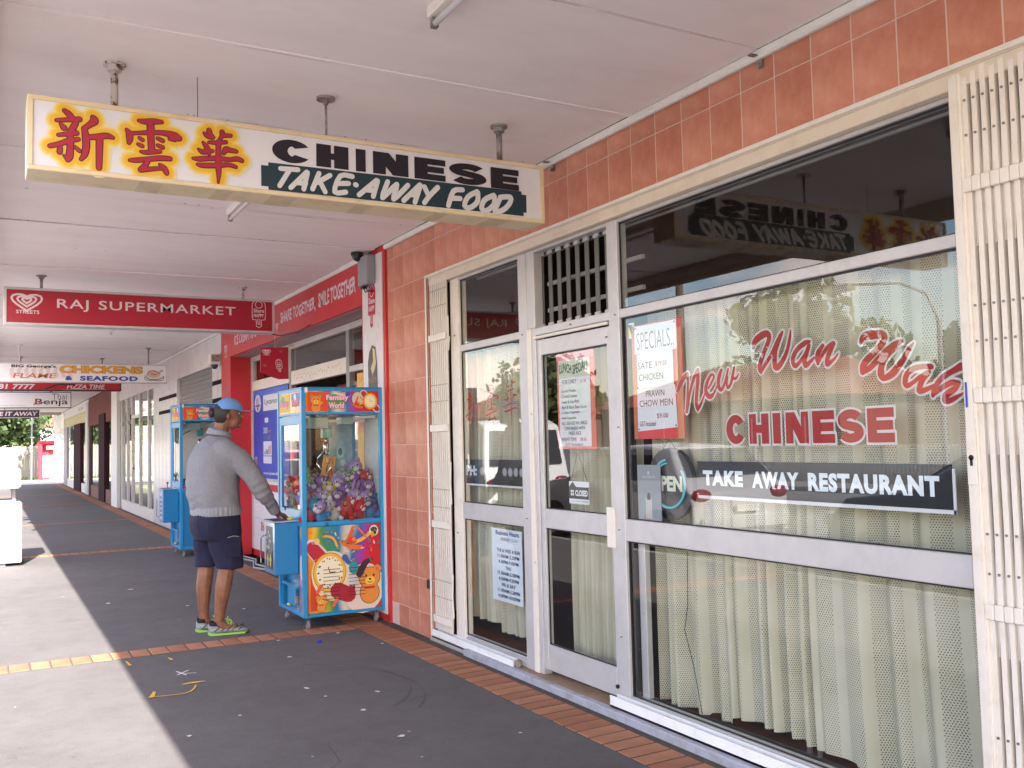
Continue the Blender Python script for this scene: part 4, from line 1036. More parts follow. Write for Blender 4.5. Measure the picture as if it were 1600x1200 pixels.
for y0, y1 in ((10.95, 12.80), (7.75, 8.84)):
    b = B(); box(b, XR+.01, XR+.05, y0, y1, 0, .99); ob('stall_riser', b, mat('white_board', None), RS)
    b = B(); box(b, XR, XR+.01, y0, y1, .87, .955); box(b, XR, XR+.01, y0, y1, 0, .085); ob('red_stripe', b, M_redd, RS)
T = facade(XR+.01); T.text('SHARE HAPPY', -12.35, .34, .72, .12, 'b01830', .03)
for z in (.5, .7, .28): T.line([(-12.7, z), (-11.5, z)], .004, '9a9498')
T.end('riser_lettering', RS)
# interior of the supermarket
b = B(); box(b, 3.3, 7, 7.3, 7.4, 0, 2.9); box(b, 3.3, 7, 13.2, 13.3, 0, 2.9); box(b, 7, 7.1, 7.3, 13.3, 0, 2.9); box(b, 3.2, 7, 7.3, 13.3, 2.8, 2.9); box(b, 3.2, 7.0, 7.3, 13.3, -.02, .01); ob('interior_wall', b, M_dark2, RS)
FZ = thing('ice_cream_freezer', 'dark red ice cream cabinet with enjoy ice lettering inside the supermarket doorway', 'freezer', (3.7, 10.0, 0))
b = B(); box(b, 3.5, 3.8, 9.05, 10.35, 0, 2.12, .01); ob('cabinet', b, mat('dark_red', (.22, .012, .03), .4), FZ)
T = facade(3.5); T.text('enjoy ice', -10.1, 1.98, .85, .085, 'b8929c'); 
for i in range(5): T.rect(-10.2+.2*i, 1.2, -10.05+.2*i, 1.5, rq.choice(['7a2438', '8a8288', 'a05a60', '4a3238']))
T.rect(-10.2, .6, -9.3, .95, '4a6a94'); T.text('Refreshing Treats', -10.1, .75, .7, .06, 'a8b4c4'); T.end('print', FZ)
b = B(); box(b, 3.49, 3.5, 9.2, 10.2, .45, 1.6); ob('glass_door', b, M_glass2, FZ)
SH = thing('shop_shelf', 'shelf of small packets inside the supermarket window', 'shelf', (3.5, 8.2, 0))
b = B()
for z in (.5, .9, 1.3, 1.7, 2.1): box(b, 3.4, 3.8, 7.75, 8.9, z, z+.02)
ob('board', b, M_alud, SH)
b = [B() for _ in range(4)]
for z in (.52, .92, 1.32, 1.72):
    y = 7.8
    while y < 8.85: h = rq.uniform(.12, .28); q = rq.choice(b); box(q, 3.42, 3.52, y, y+.08, z, z+h); y += .09
for q, c in zip(b, ('8a3040', '9a8a50', '385a80', '908a8c')): ob('packet', q, ink(c), SH, kind='stuff')
# posters of the supermarket
def poster(name, label, cat, y0, y1, z0, z1, x, c): return board(name, label, cat, y0, y1, z0, z1, x=x-.004, c=c, th=.004)
o = poster('phone_card_poster', 'large blue telephone card poster on the supermarket window', 'poster', 12.62, 10.97, 1.03, 2.17, XR-.001, '1e3fae')
T = facade(XR-.005)
T.poly([(-12.62, 2.17), (-10.97, 2.17), (-10.97, 2.05), (-12.62, 2.10)], '3a62c8')
T.disc(-12.40, 2.0, .16, .115, 'c8cad8', 20); T.line([(-12.52, 1.97), (-12.28, 1.97)], .02, '3a2a50'); T.line([(-12.47, 2.06), (-12.4, 1.9), (-12.33, 2.06)], .022, '5a2a50'); T.line([(-12.4, 2.08), (-12.4, 1.92)], .018, '5a2a50')
T.rect(-12.12, 1.89, -11.1, 2.09, 'd2d3dc'); T.text('Lycamobile', -12.05, 1.95, .85, .09, '44583a', .02)
T.rect(-12.05, 1.74, -11.88, 1.80, 'c8cad8'); T.text('300', -12.12, 1.60, .2, .08, 'b8c4e0', .02); T.text('mins', -11.9, 1.61, .14, .04, 'c07a80')
T.rect(-12.12, 1.52, -11.75, 1.57, '2a5a9a'); T.disc(-11.84, 1.55, .03, .025, 'b83048', 10)
T.rect(-12.12, 1.32, -11.72, 1.5, 'c8cad8')
for i, (c, h) in enumerate([('20242c', .04), ('3a6a50', .07), ('20242c', .06), ('3a8a60', .1), ('c03048', .12)]): T.rect(-12.07+i*.065, 1.335, -12.03+i*.065, 1.335+h, c)
T.rect(-12.12, 1.22, -11.72, 1.31, 'c8cad8'); T.rect(-12.55, 1.06, -12.44, 1.30, 'b0a0a0'); T.rect(-12.53, 1.08, -12.46, 1.28, '8a5a50')
T.text('www.lycamobile.com.au', -12.12, 1.065, 1.1, .055, 'c8cad8', .02)
T.end('poster_print', o)
o = poster('ice_cream_price_poster', 'narrow yellow ice cream poster beside the white board', 'poster', 8.60, 8.0, 1.15, 2.12, XR-.001, 'd9a52c')
T = facade(XR-.005); T.text('SPECIAL', -8.55, 2.03, .45, .05, 'b87a20'); T.text('SUPER', -8.55, 1.9, .42, .08, '4a5a4a', .04); T.text('BIG', -8.55, 1.8, .3, .07, '4a5a4a', .04); T.rect(-8.58, 1.55, -8.05, 1.74, 'd8784a'); T.text('GET 1', -8.55, 1.6, .45, .1, 'b84a20', .05); T.end('poster_print', o)
FS = thing('projecting_flag_sign', 'small red projecting sign with curved lower edge and ice cream drawing', 'sign', (2.6, 9.85, 2.1))
b = B()
pts = [(2.505, 2.475), (2.505, 2.22), (2.56, 2.205), (2.62, 2.17), (2.70, 2.145), (2.80, 2.15), (2.80, 2.49)]
for yy in (9.845, 9.86): pass
vs0 = [b.verts.new((x, 9.845, z)) for x, z in pts]; vs1 = [b.verts.new((x, 9.86, z)) for x, z in pts]
b.faces.new(vs0); b.faces.new(vs1[::-1])
for i in range(len(pts)): b.faces.new([vs0[i], vs1[i], vs1[(i+1) % len(pts)], vs0[(i+1) % len(pts)]])
fix(b); ob('panel', b, mat('red_sign_face', None), FS)
b = B(); box(b, 2.8005, 2.812, 9.84, 9.865, 2.12, 2.50); box(b, 2.79, 2.86, 9.846, 9.86, 2.492, 2.515); ob('bracket', b, M_alu, FS)
b = B(); tube(b, [(2.66, 9.852, 2.48), (2.66, 9.852, 2.62), (2.85, 9.852, 2.68)], .005, 5); ob('stay', b, M_alu, FS)
T = cross(9.845); heart(T, 2.567, 2.435, .045, WH, .006); T.text('STREETS', 2.535, 2.395, .07, .01, WH); heart(T, 2.72, 2.44, .02, 'a8506a', .004); heart(T, 2.545, 2.29, .02, 'a8506a', .004); lolly(T, 2.70, 2.285, .075, WH, .0045, .12, txt=True); T.end('print', FS)
b = B(); tube(b, [(2.80, 12.6, .02), (2.9, 11.8, .02), (2.75, 11.2, .02), (2.9, 10.6, .02)], .012, 6); tube(b, [(2.85, 12.5, .045), (2.95, 11.9, .03), (2.8, 11.3, .045), (2.95, 10.7, .02)], .01, 6); tag(ob('hose', b, M_gry), 'grey hose lying along the foot of the supermarket wall', 'hose')

# ------------------------------------------------------------------ chicken shop and the shops beyond
CSB = thing('chicken_shop_building', 'white tiled takeaway shopfront with roller shutter and glazed doors', 'building', (2.87, 19, 0))
def fac_part(n, par, m, y0, y1, z0, z1, x0=2.87, x1=3.0, bev=0): return bx(n, m, par, x0, x1, y0, y1, z0, z1, bev)
M_wt = mat('white_wall_tile', (.70, .68, .70), .25, (.64, .61, .62), 5)
fac_part('wall', CSB, M_wt, 13.365, 14.05, 0, 3.077); fac_part('wall', CSB, mat('white_render', (.66, .62, .62), .7, (.6, .54, .53), 3), 14.05, 26.2, 2.63, 3.077)
fac_part('wall', CSB, M_wt, 16.95, 19.5, 0, 2.63); fac_part('stall_riser', CSB, M_wt, 14.05, 16.95, 0, 1.0)
b = B()
for z in (2.49, 2.36, 2.105, 1.85, 1.6, 1.35, 1.1, .85, .6, .35): box(b, 2.8685, 2.8702, 13.37, 14.04, z, z+.006); box(b, 2.8685, 2.8702, 16.96, 19.49, z, z+.006)
for y in (13.7, 17.3, 17.7, 18.1, 18.5, 18.9, 19.3): box(b, 2.8685, 2.8702, y, y+.006, .1, 2.6)
ob('tile_joint', b, M_gry, CSB)
b = B()
for z in (2.33, 2.075): box(b, 2.867, 2.8684, 13.37, 14.04, z, z+.065); box(b, 2.867, 2.8684, 17.0, 18.9, z, z+.065)
ob('black_band', b, mat('black_tile', (.01, .01, .012), .8, spec=.1), CSB)
RSH = bx('roller_shutter', M_alud, CSB, 2.93, 2.94, 14.05, 16.95, 2.1, 2.63)
for k in range(7):
    b = B(); box(b, 2.918, 2.929, 14.05, 16.95, 2.105+k*.075, 2.105+k*.075+.06, .004); ob('shutter_slat', b, mat('shutter_grey', (.2, .195, .2), .6), RSH)
b = B(); box(b, 2.9, 2.95, 14.05, 16.95, 2.06, 2.10, .004); box(b, 2.895, 2.9, 15.2, 15.26, 2.1, 2.15); ob('bottom_rail', b, M_alud, RSH)
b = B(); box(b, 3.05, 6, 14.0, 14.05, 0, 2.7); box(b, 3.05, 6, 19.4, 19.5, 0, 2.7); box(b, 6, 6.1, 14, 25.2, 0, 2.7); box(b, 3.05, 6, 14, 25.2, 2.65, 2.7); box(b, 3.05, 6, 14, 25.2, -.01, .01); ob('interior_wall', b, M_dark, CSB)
b = B(); box(b, 3.1, 3.12, 14.05, 16.95, 1.0, 1.55); ob('counter_back', b, mat('pale_panel', (.38, .35, .34), .6), CSB)
b = B(); box(b, 3.06, 3.12, 15.5, 15.9, 1.05, 1.9); ob('drinks_fridge', b, mat('fridge_grey', (.3, .3, .33), .4), CSB)
for y0, y1 in ((19.5, 19.62), (20.3, 20.42), (21.55, 21.66), (22.75, 22.86), (23.6, 23.7), (24.6, 24.72)): fac_part('mullion', CSB, M_alu, y0, y1, .05, 2.63, 2.875, 2.94)
fac_part('sill', CSB, M_creamw, 19.62, 24.6, 0, .22, 2.87, 2.95); fac_part('transom', CSB, M_alu, 21.66, 22.75, 2.13, 2.2, 2.88, 2.93); fac_part('transom', CSB, M_gask, 19.62, 21.5, 2.02, 2.1, 2.885, 2.93); fac_part('transom', CSB, M_gask, 22.9, 24.6, 2.02, 2.1, 2.885, 2.93)
for y0, y1 in ((19.62, 20.3), (20.42, 21.55), (21.66, 22.75), (22.86, 23.6), (23.7, 24.6)):
    b = B(); poly(b, [(2.905, y0, .22), (2.905, y1, .22), (2.905, y1, 2.63), (2.905, y0, 2.63)]); ob('glass_pane', b, M_glass, CSB)
T = facade(2.904, .001)
for (y, z, s) in ((20.28, 2.42, 'BBQ'), (20.28, 2.25, 'FISH'), (20.28, 2.12, 'CHIPS'), (21.4, 2.4, 'OPEN'), (21.4, 2.22, 'GRILL'), (23.5, 2.3, 'PIES')): T.text(s, -y, z, .6, .1, '2a2a30', .02)
T.end('window_lettering', CSB)
b = B(); tube(b, [(2.875, 22.45, 1.0), (2.845, 22.45, 1.02), (2.845, 22.45, 1.38), (2.875, 22.45, 1.4)], .014, 8); tube(b, [(2.875, 22.3, 1.0), (2.845, 22.3, 1.02), (2.845, 22.3, 1.38), (2.875, 22.3, 1.4)], .014, 8); ob('door_handle', b, M_chrome, CSB)
b = B(); box(b, 2.80, 2.90, 25.0, 26.15, 0, 3.077, .01); ob('pier', b, M_white, CSB)
PS = thing('brown_shop_building', 'brown painted shopfront with dark purple posts under a red brown wall', 'building', (2.87, 29, 0))
M_prp = mat('dark_purple_paint', (.035, .012, .018), .85, spec=.15); M_rbr = mat('red_brown_panel', (.20, .065, .055), .85, (.15, .05, .042), 3, spec=.2)
fac_part('upper_wall', PS, M_rbr, 26.2, 33.1, 2.2, 3.077); 
for y0, y1 in ((26.25, 26.9), (28.1, 29.6), (32.2, 33.0)): fac_part('post', PS, M_prp, y0, y1, 0, 2.2 if y0 != 28.1 else 2.45, 2.83 if y0 == 28.1 else 2.88, 3.0)
b = B(); box(b, 2.87, 2.9, 26.9, 32.2, 0, .35); ob('stall_riser', b, mat('brown_brick', (.2, .1, .075), .8), PS)
for y0, y1 in ((26.9, 28.1), (29.6, 32.2)):
    b = B(); poly(b, [(2.9, y0, .35), (2.9, y1, .35), (2.9, y1, 2.2), (2.9, y0, 2.2)]); ob('glass_pane', b, M_glass, PS)
b = B(); box(b, 3.05, 6, 26.3, 33.1, 2.2, 2.3); box(b, 3.3, 3.35, 26.3, 44, 0, 3); ob('interior_wall', b, M_dark, PS)
YS = thing('yellow_sign_shop_building', 'last shop in the row with a pale yellow sign board over dark posts', 'building', (2.87, 38, 0))
fac_part('sign_board', YS, mat('pale_yellow_board', (.56, .53, .25), .6, (.5, .46, .3), 5, lo=.4), 33.15, 43.8, 2.38, 2.75); fac_part('upper_wall', YS, M_white, 33.15, 44.2, 2.75, 3.077)
T = facade(2.87); T.text('NEWSAGENCY LOTTERY', -43, 2.47, 9, .2, 'c8c890', .02); T.text('MILK BAR', -37, 2.82, 2, .12, '5a5a6a'); T.end('lettering', YS)
fac_part('jamb', YS, M_alu, 33.12, 33.9, 0, 3.0, 2.84, 2.98); fac_part('post', YS, M_prp, 35.8, 38.6, 0, 2.38, 2.84, 3.0); fac_part('post', YS, M_gry, 42.3, 43.9, 0, 2.4, 2.86, 3.1); fac_part('end_wall', YS, M_conc, 44.0, 44.2, 0, 3.6, 2.87, 9)
b = B(); box(b, 2.88, 2.91, 33.9, 42.3, 0, .3); ob('stall_riser', b, M_white, YS)
b = B(); poly(b, [(2.9, 33.9, .3), (2.9, 42.3, .3), (2.9, 42.3, 2.38), (2.9, 33.9, 2.38)]); ob('glass_pane', b, M_glass, YS)

# ------------------------------------------------------------------ far end of the street
WC = thing('white_cabinet', 'white metal cabinet with raised slab top standing in the sun at the left edge', 'cabinet', (-.1, 13.9, 0))
M_wm = mat('white_enamel', (.80, .79, .77), .35)
b = B(); box(b, -.85, .40, 13.55, 14.25, .04, .80, .012); ob('cabinet_body', b, M_wm, WC)
b = B(); box(b, -.88, .385, 13.5, 14.3, .98, 1.23, .02); ob('top_slab', b, M_wm, WC)
b = B(); box(b, .29, .33, 13.7, 13.74, .78, 1.0); box(b, .29, .33, 14.1, 14.14, .78, 1.0); box(b, -.8, -.76, 13.7, 13.74, .78, 1.0); ob('support_post', b, M_gry, WC)
b = B(); box(b, -.8, .30, 13.6, 14.2, .80, .83, .01); ob('tray', b, M_gry, WC)
b = B(); tube(b, [(.25, 13.553, .70), (.25, 13.545, .70)], .02, 10); box(b, -.8, .22, 13.6, 14.2, 0, .04); ob('lock', b, M_alud, WC)
def ground_tree(name, label, loc, h, r, leaf, n=5200, trunk=True, tr=.3, seed=0, cz=.62, group=None, leafsize=.16, flat=.8, cat='tree', lumps=16):
    T_ = thing(name, label, cat, loc, group)
    R_ = random.Random(seed); X, Y, Z = loc
    if trunk:
        b = B(); pts = [(X, Y, Z), (X+.05*r, Y, Z+h*.2), (X-.03*r, Y, Z+h*.45), (X+.05*r, Y, Z+h*.75)]
        tube(b, pts, [tr*1.25, tr, tr*.8, tr*.3], 10)
        for k in range(6):
            a = R_.uniform(0, 2*pi); z0 = Z+h*R_.uniform(.3, .55)
            tube(b, [(X, Y, z0), (X+cos(a)*r*.35, Y+sin(a)*r*.35, z0+h*.15), (X+cos(a)*r*.7, Y+sin(a)*r*.7, z0+h*.24)], [tr*.45, tr*.25, tr*.08], 6)
        ob('trunk', b, M_bark, T_, smooth=True)
    L = []
    for k in range(lumps):
        a = R_.uniform(0, 2*pi); rr = r*sqrt(R_.random())*.72; L.append((X+cos(a)*rr, Y+sin(a)*rr, Z+h*cz+R_.uniform(-.5, .5)*h*(1-cz)*1.5, R_.uniform(.28, .5)*r))
    vs = []; fs = []
    for i in range(n):
        c = R_.choice(L); d = Vector((R_.gauss(0, 1), R_.gauss(0, 1), R_.gauss(0, 1))).normalized()*c[3]*R_.uniform(.55, 1.05)
        p = Vector((c[0]+d.x, c[1]+d.y, c[2]+d.z*flat))
        nn = (d.normalized()+Vector((R_.gauss(0, .5), R_.gauss(0, .5), R_.gauss(0, .5)))).normalized()
        a_, b_ = frame_of(nn); s = leafsize*R_.uniform(.6, 1.4); t = R_.uniform(0, pi)
        u_ = (a_*cos(t)+b_*sin(t))*s; v_ = (b_*cos(t)-a_*sin(t))*s*.7
        k = len(vs); vs += [p-u_, p-v_, p+u_, p+v_]; fs.append((k, k+1, k+2, k+3))
    me = bpy.data.meshes.new('crown'); me.from_pydata([tuple(v) for v in vs], [], fs)
    ob('crown', me, leaf, T_)
    return T_
ground_tree('gum_tree', 'pale trunked tree in sunlight beside the red bin at the end of the shops', (3.05, 51.5, -.1), 9.5, 3.4, M_leaf2, 6500, tr=.30, seed=2, leafsize=.15)
ground_tree('dense_tree', 'dense dark green tree overhanging the paling fence at the far left', (-1.2, 66, -.1), 6.4, 4.6, M_leaf, 11000, tr=.25, seed=3, cz=.55, leafsize=.17, lumps=26)
ground_tree('dense_tree', 'dark bushy tree behind the fence left of the pale trunk', (-9, 67, -.1), 7, 4.8, M_leaf, 6000, tr=.25, seed=4, cz=.55, leafsize=.2)
ground_tree('dense_tree', 'yellow green tree behind the far house roof', (4.5, 84, -.1), 9, 5, M_leaf2, 5000, seed=5, cz=.6, leafsize=.24)
b = B(); R_ = random.Random(9); x = -16
while x < 9:
    w_ = R_.uniform(.11, .14); h = 1.72+R_.uniform(-.06, .05); box(b, x, x+w_, 60+R_.uniform(0, .03), 60.03+R_.uniform(0, .03), -.15, h); x += w_+.012
FN = thing('paling_fence', 'weathered grey timber paling fence across the end of the street', 'fence', (-3, 60, -.15))
ob('palings', b, mat('grey_timber', (.27, .24, .21), .9, (.18, .16, .135), 1.5, stretch=(6, 1, .4)), FN, kind='stuff')
b = B(); box(b, -16, 9, 60.07, 60.12, .3, .38); box(b, -16, 9, 60.07, 60.12, 1.3, 1.38); ob('fence_rail', b, M_conc, FN)
KB = thing('donation_bin', 'red framed bin with white front standing behind the pale tree trunk', 'bin', (2.75, 52.8, -.05))
b = B(); box(b, 2.28, 2.46, 52.5, 53.3, -.02, 1.95, .03); box(b, 3.5, 3.68, 52.5, 53.3, -.02, 1.95, .03); box(b, 2.46, 3.5, 52.5, 53.3, 1.78, 1.95, .02); box(b, 2.46, 3.5, 52.5, 53.3, 1.25, 1.38); box(b, 2.46, 3.5, 52.5, 53.3, -.02, .1); ob('frame', b, mat('bin_red', lin('c8283c'), .5), KB)
b = B(); box(b, 2.46, 3.5, 52.56, 53.25, .1, 1.25); ob('front_panel', b, mat('bin_front', (.42, .40, .40), .5), KB)
b = B(); box(b, 2.46, 3.5, 52.8, 53.25, 1.38, 1.78); ob('chute', b, M_redd, KB)
T = cross(52.56); T.text('CLOTHES', 2.5, 1.08, .5, .1, 'b0506a', .02); T.disc(2.75, .8, .14, .1, 'c890a0'); T.end('print', KB)
T = cross(52.5); T.rect(2.62, 1.5, 3.3, 1.7, 'c8c4c8'); T.end('label_plate', KB)
HS = thing('brick_house', 'low house with orange tiled roof and white eaves beyond the fence', 'house', (5.5, 74, 0))
b = B(); box(b, 3.4, 16, 72, 80, -.1, 2.3); ob('wall', b, mat('dark_brick', (.16, .08, .07), .8), HS)
b = B(); box(b, 3.15, 16.2, 71.5, 71.8, 2.0, 3.1); ob('eaves_board', b, M_white, HS)
b = B(); loft(b, [[(3.0, 71.3, 3.1), (16.3, 71.3, 3.1), (16.3, 81, 3.1), (3.0, 81, 3.1)], [(6, 75.5, 4.9), (13, 75.5, 4.9), (13, 76.5, 4.9), (6, 76.5, 4.9)]]); fix(b); ob('roof', b, mat('orange_roof', (.30, .10, .05), .8, (.22, .075, .04), 4), HS)
b = B(); box(b, 2.9, 3.15, 71.2, 71.5, 1.75, 1.95); ob('gutter', b, M_redd, HS)
for x in (5, 8): 
    b = B(); box(b, x, x+1.4, 71.9, 71.99, .9, 1.9); ob('window', b, M_gask, HS)
LP = thing('sign_pole', 'thin grey steel pole standing before the paling fence', 'pole', (2.0, 56, 0))
b = B(); tube(b, [(2.02, 54, -.1), (2.02, 54, 3.4)], .035, 8); ob('pole', b, M_gry, LP)
b = B(); R_ = random.Random(8)
vs = []; fs = []
for i in range(2200):
    p = Vector((R_.uniform(-6, 9), R_.uniform(52.5, 60), -.14)); a = R_.uniform(0, pi); s = R_.uniform(.03, .07); h = R_.uniform(.05, .2)
    k = len(vs); vs += [p+Vector((cos(a)*s, sin(a)*s, 0)), p-Vector((cos(a)*s, sin(a)*s, 0)), p+Vector((R_.uniform(-.05, .05), 0, h))]; fs.append((k, k+1, k+2))
b.free(); me = bpy.data.meshes.new('grass'); me.from_pydata([tuple(v) for v in vs], [], fs); tag(ob('grass', me, M_leaf2, kind='stuff'), 'tufts of yellow green grass along the foot of the fence', 'grass')

# ------------------------------------------------------------------ across the street (seen mirrored in the windows)
def car(label, loc, rotz, paint, L=4.2, W=1.75, H=1.46, van=False):
    C_ = thing('parked_car', label, 'car', loc, 'vehicles parked along the street')
    P0 = Vector(loc); M = Matrix.Translation(P0) @ Matrix.Rotation(rotz, 4, 'Z')
    w_ = W/2
    prof = [(-L/2+.02, .28, w_*.93), (-L/2, .5, w_*.97), (-L/2+.05, .86, w_*.97), (-L/2+.22, 1.0, w_*.94), (-L/2+.62, H-.04, w_*.76), (-L/2+1.3, H, w_*.74), (.25, H-.03, w_*.74), (.98, 1.0, w_*.86), (1.75, .90, w_*.9), (L/2-.05, .68, w_*.86), (L/2, .45, w_*.88), (L/2-.05, .25, w_*.86)]
    if van: prof[4:7] = [(-L/2+.25, H-.1, w_*.86), (-L/2+.5, H, w_*.84), (.7, H-.04, w_*.84)]; prof[3] = (-L/2+.12, 1.05, w_*.96); prof[7] = (1.3, 1.1, w_*.9)
    b = B(); Lv = [b.verts.new((x, y, z)) for x, z, y in prof]; Rv = [b.verts.new((x, -y, z)) for x, z, y in prof]
    mid = [b.verts.new((x+(.06 if x > 0 else -.06)*(1 if z < 1 else 0), 0, z+(.03 if z > H-.1 else 0))) for x, z, y in prof]
    n = len(prof)
    for i in range(n):
        j = (i+1) % n; b.faces.new([Lv[i], Lv[j], mid[j], mid[i]]); b.faces.new([mid[i], mid[j], Rv[j], Rv[i]])
    b.faces.new(Lv[::-1]); b.faces.new(Rv)
    fix(b); bmesh.ops.bevel(b, geom=[e for e in b.edges if e.calc_face_angle(0) > .5], offset=.05, segments=3, affect='EDGES', profile=.6)
    for v in b.verts: v.co = M @ v.co
    ob('body', b, paint, C_, smooth=True)
    dk = mat('car_glass', (.015, .017, .02), .05, spec=.8)
    def panel(nm, pts, m, off):
        b = B(); pts = [Vector(p) for p in pts]; nn = (pts[1]-pts[0]).cross(pts[2]-pts[0]).normalized()
        c = sum(pts, Vector())/len(pts)
        if nn.dot(c-Vector((0, 0, .7))) < 0: nn = -nn
        v0 = [b.verts.new(M @ (p+nn*off)) for p in pts]; v1 = [b.verts.new(M @ (p-nn*.02)) for p in pts]
        b.faces.new(v0)
        for i in range(len(pts)): b.faces.new([v0[i], v0[(i+1) % len(pts)], v1[(i+1) % len(pts)], v1[i]])
        fix(b); return ob(nm, b, m, C_)
    q = prof
    def lerp(a, b_, t): return tuple(a[i]+(b_[i]-a[i])*t for i in range(3))
    for nm, a, b_ in (('rear_window', q[3], q[4]), ('windscreen', q[7], q[6])):
        p0 = lerp(a, b_, .1); p1 = lerp(a, b_, .88)
        panel(nm, [(p0[0], -p0[2]*.86, p0[1]), (p0[0], p0[2]*.86, p0[1]), (p1[0], p1[2]*.86, p1[1]), (p1[0], -p1[2]*.86, p1[1])], dk, .05)
    for s in (1, -1):
        a, b_, c, d = q[3], q[4], q[6], q[7]
        z0, z1 = 1.0, H-.14
        yb, yt = s*(w_*.945), s*(w_*.80 if not van else w_*.88)
        for (xa, xb, xc, xd) in ((-L/2+.55, -L/2+.95, -.35, -.35), (-.27, -.27, .2, .75)):
            panel('side_window', [(xa, yb, z0), (xb, yt, z1), (xc, yt, z1), (xd, yb, z0)], dk, .02)
        for nm, x, m in (('tail_light', -L/2+.04, ink('8a0a14', .2)), ('headlight', L/2-.06, mat('lamp_lens', (.6, .6, .62), .1))):
            b = B(); ell(b, (0, 0, 0), (.06, .17, .085), 12, 8)
            for v in b.verts: v.co = M @ (v.co+Vector((x, s*w_*.76, .82 if 'tail' in nm else .66)))
            ob(nm, b, m, C_, smooth=True)
        for x in (-L/2+.75, L/2-.8):
            b = B(); tube(b, [(0, -.1, 0), (0, -.095, 0), (0, .095, 0), (0, .1, 0)], [.28, .31, .31, .28], 24)
            for v in b.verts: v.co = M @ (v.co+Vector((x, s*(w_-.1), .31)))
            wh = ob('wheel', b, M_rubber, C_, smooth=False)
            b = B(); tube(b, [(0, -.106, 0), (0, .106, 0)], .2, 16)
            for v in b.verts: v.co = M @ (v.co+Vector((x, s*(w_-.1), .31)))
            ob('rim', b, M_alu, wh)
    b = B(); box(b, -L/2-.075, -L/2-.02, -w_*.85, w_*.85, .36, .56, .03)
    for v in b.verts: v.co = M @ v.co
    ob('bumper', b, paint, C_)
    b = B(); box(b, -L/2-.1, -L/2-.075, -.19, .19, .60, .70)
    for v in b.verts: v.co = M @ v.co
    ob('number_plate', b, M_paper, C_)
    return C_
silver = mat('silver_paint', (.55, .55, .57), .3, metal=.15, coat=.8)
car('silver hatchback parked by the kerb, mirrored in the large window', (-2.75, 11.4, -.15), pi/2, silver, 4.2, 1.75, 1.47)
car('white van parked behind the silver hatchback, mirrored in the window', (-2.8, 17.3, -.15), pi/2, mat('van_white', (.72, .72, .72), .3, coat=.5), 4.8, 1.85, 1.95, True)
car('dark blue hatchback parked nearer the camera, mirrored in the glass', (-2.75, 5.2, -.15), pi/2, mat('dark_blue_paint', (.03, .045, .09), .25, coat=.6), 4.1, 1.72, 1.45)
car('red hatchback parked farther along the kerb', (-2.75, 24, -.15), pi/2, mat('car_red', (.35, .02, .03), .25, coat=.6), 4.1, 1.72, 1.45)
PP = thing('power_pole', 'timber power pole with crossarm and insulators across the street', 'pole', (-14.4, 24.5, -.1))
b = B(); tube(b, [(-14.4, 24.5, -.1), (-14.4, 24.5, 8.4)], [.17, .12], 10); ob('pole', b, mat('pole_timber', (.2, .16, .13), .9, (.14, .11, .09), 4, stretch=(6, 6, .5)), PP)
for z in (7.9, 7.3):
    b = B(); box(b, -14.45, -14.35, 23.4, 25.6, z, z+.1); ob('crossarm', b, M_dark2, PP)
b = B()
for z in (8.02, 7.42):
    for y in (23.5, 23.95, 25.05, 25.5): tube(b, [(-14.4, y, z), (-14.4, y, z+.16)], .045, 8)
ob('insulator', b, M_dark2, PP)
b = B()
for z, y in ((8.15, 23.5), (8.15, 25.5), (7.55, 23.9), (7.55, 25.1)):
    tube(b, [(-14.4, y, z), (-14.2, y+14, z-.5), (-14.0, y+30, z+.1)], .015, 4); tube(b, [(-14.4, y, z), (-13.6, y-14, z-.5), (-13, y-34, z+.1)], .015, 4)
tube(b, [(-14.4, 24.5, 7.6), (-8, 20, 5.6), (-.1, 14, 3.5)], .012, 4)
tag(ob('power_line', b, M_gask), 'black power lines strung from the timber pole across the street', 'power line')
SL = thing('street_lamp', 'curved arm street lamp across the road', 'street lamp', (-15, 15.4, -.1))
b = B(); tube(b, [(-15, 15.2, -.1), (-15, 15.2, 4.2), (-15, 15.5, 4.9), (-15, 16.3, 5.3), (-15, 17.9, 5.5)], [.08, .06, .05, .04, .035], 8); ob('pole', b, M_gry, SL)
b = B(); box(b, -15.15, -14.85, 17.8, 18.6, 5.35, 5.55, .05); ob('lamp_head', b, M_alud, SL)
def house2(label, x, y, w_, d, h, roofc, wallc):
    H_ = thing('house', label, 'house', (x, y, -.1), 'houses across the street')
    b = B(); box(b, x-d, x, y, y+w_, -.15, h); ob('wall', b, wallc, H_)
    b = B(); loft(b, [[(x-d-.4, y-.4, h), (x+.4, y-.4, h), (x+.4, y+w_+.4, h), (x-d-.4, y+w_+.4, h)], [(x-d*.55, y+d*.45, h+1.7), (x-d*.45, y+d*.45, h+1.7), (x-d*.45, y+w_-d*.45, h+1.7), (x-d*.55, y+w_-d*.45, h+1.7)]]); fix(b); ob('roof', b, roofc, H_)
    for k in range(int(w_/2.6)):
        b = B(); box(b, x+.001, x+.05, y+.8+k*2.6, y+2.2+k*2.6, .9, 2.0); wn = ob('window', b, M_gask, H_)
        b = B(); box(b, x+.05, x+.07, y+.75+k*2.6, y+2.25+k*2.6, .82, .9); box(b, x+.05, x+.07, y+1.47+k*2.6, y+1.53+k*2.6, .9, 2.0); ob('frame', b, M_white, wn)
orf = mat('orange_roof', None)
house2('brick house with orange tiled roof opposite the power pole', -19, 22, 14, 8, 2.7, orf, mat('buff_brick', (.15, .105, .08), .9))
house2('brick house with orange tiled roof farther along the street', -19, 42, 13, 8, 2.7, orf, mat('buff_brick', None))
house2('brick house with orange tiled roof nearest the camera across the road', -19, 3, 13, 8, 2.7, orf, mat('buff_brick', None))
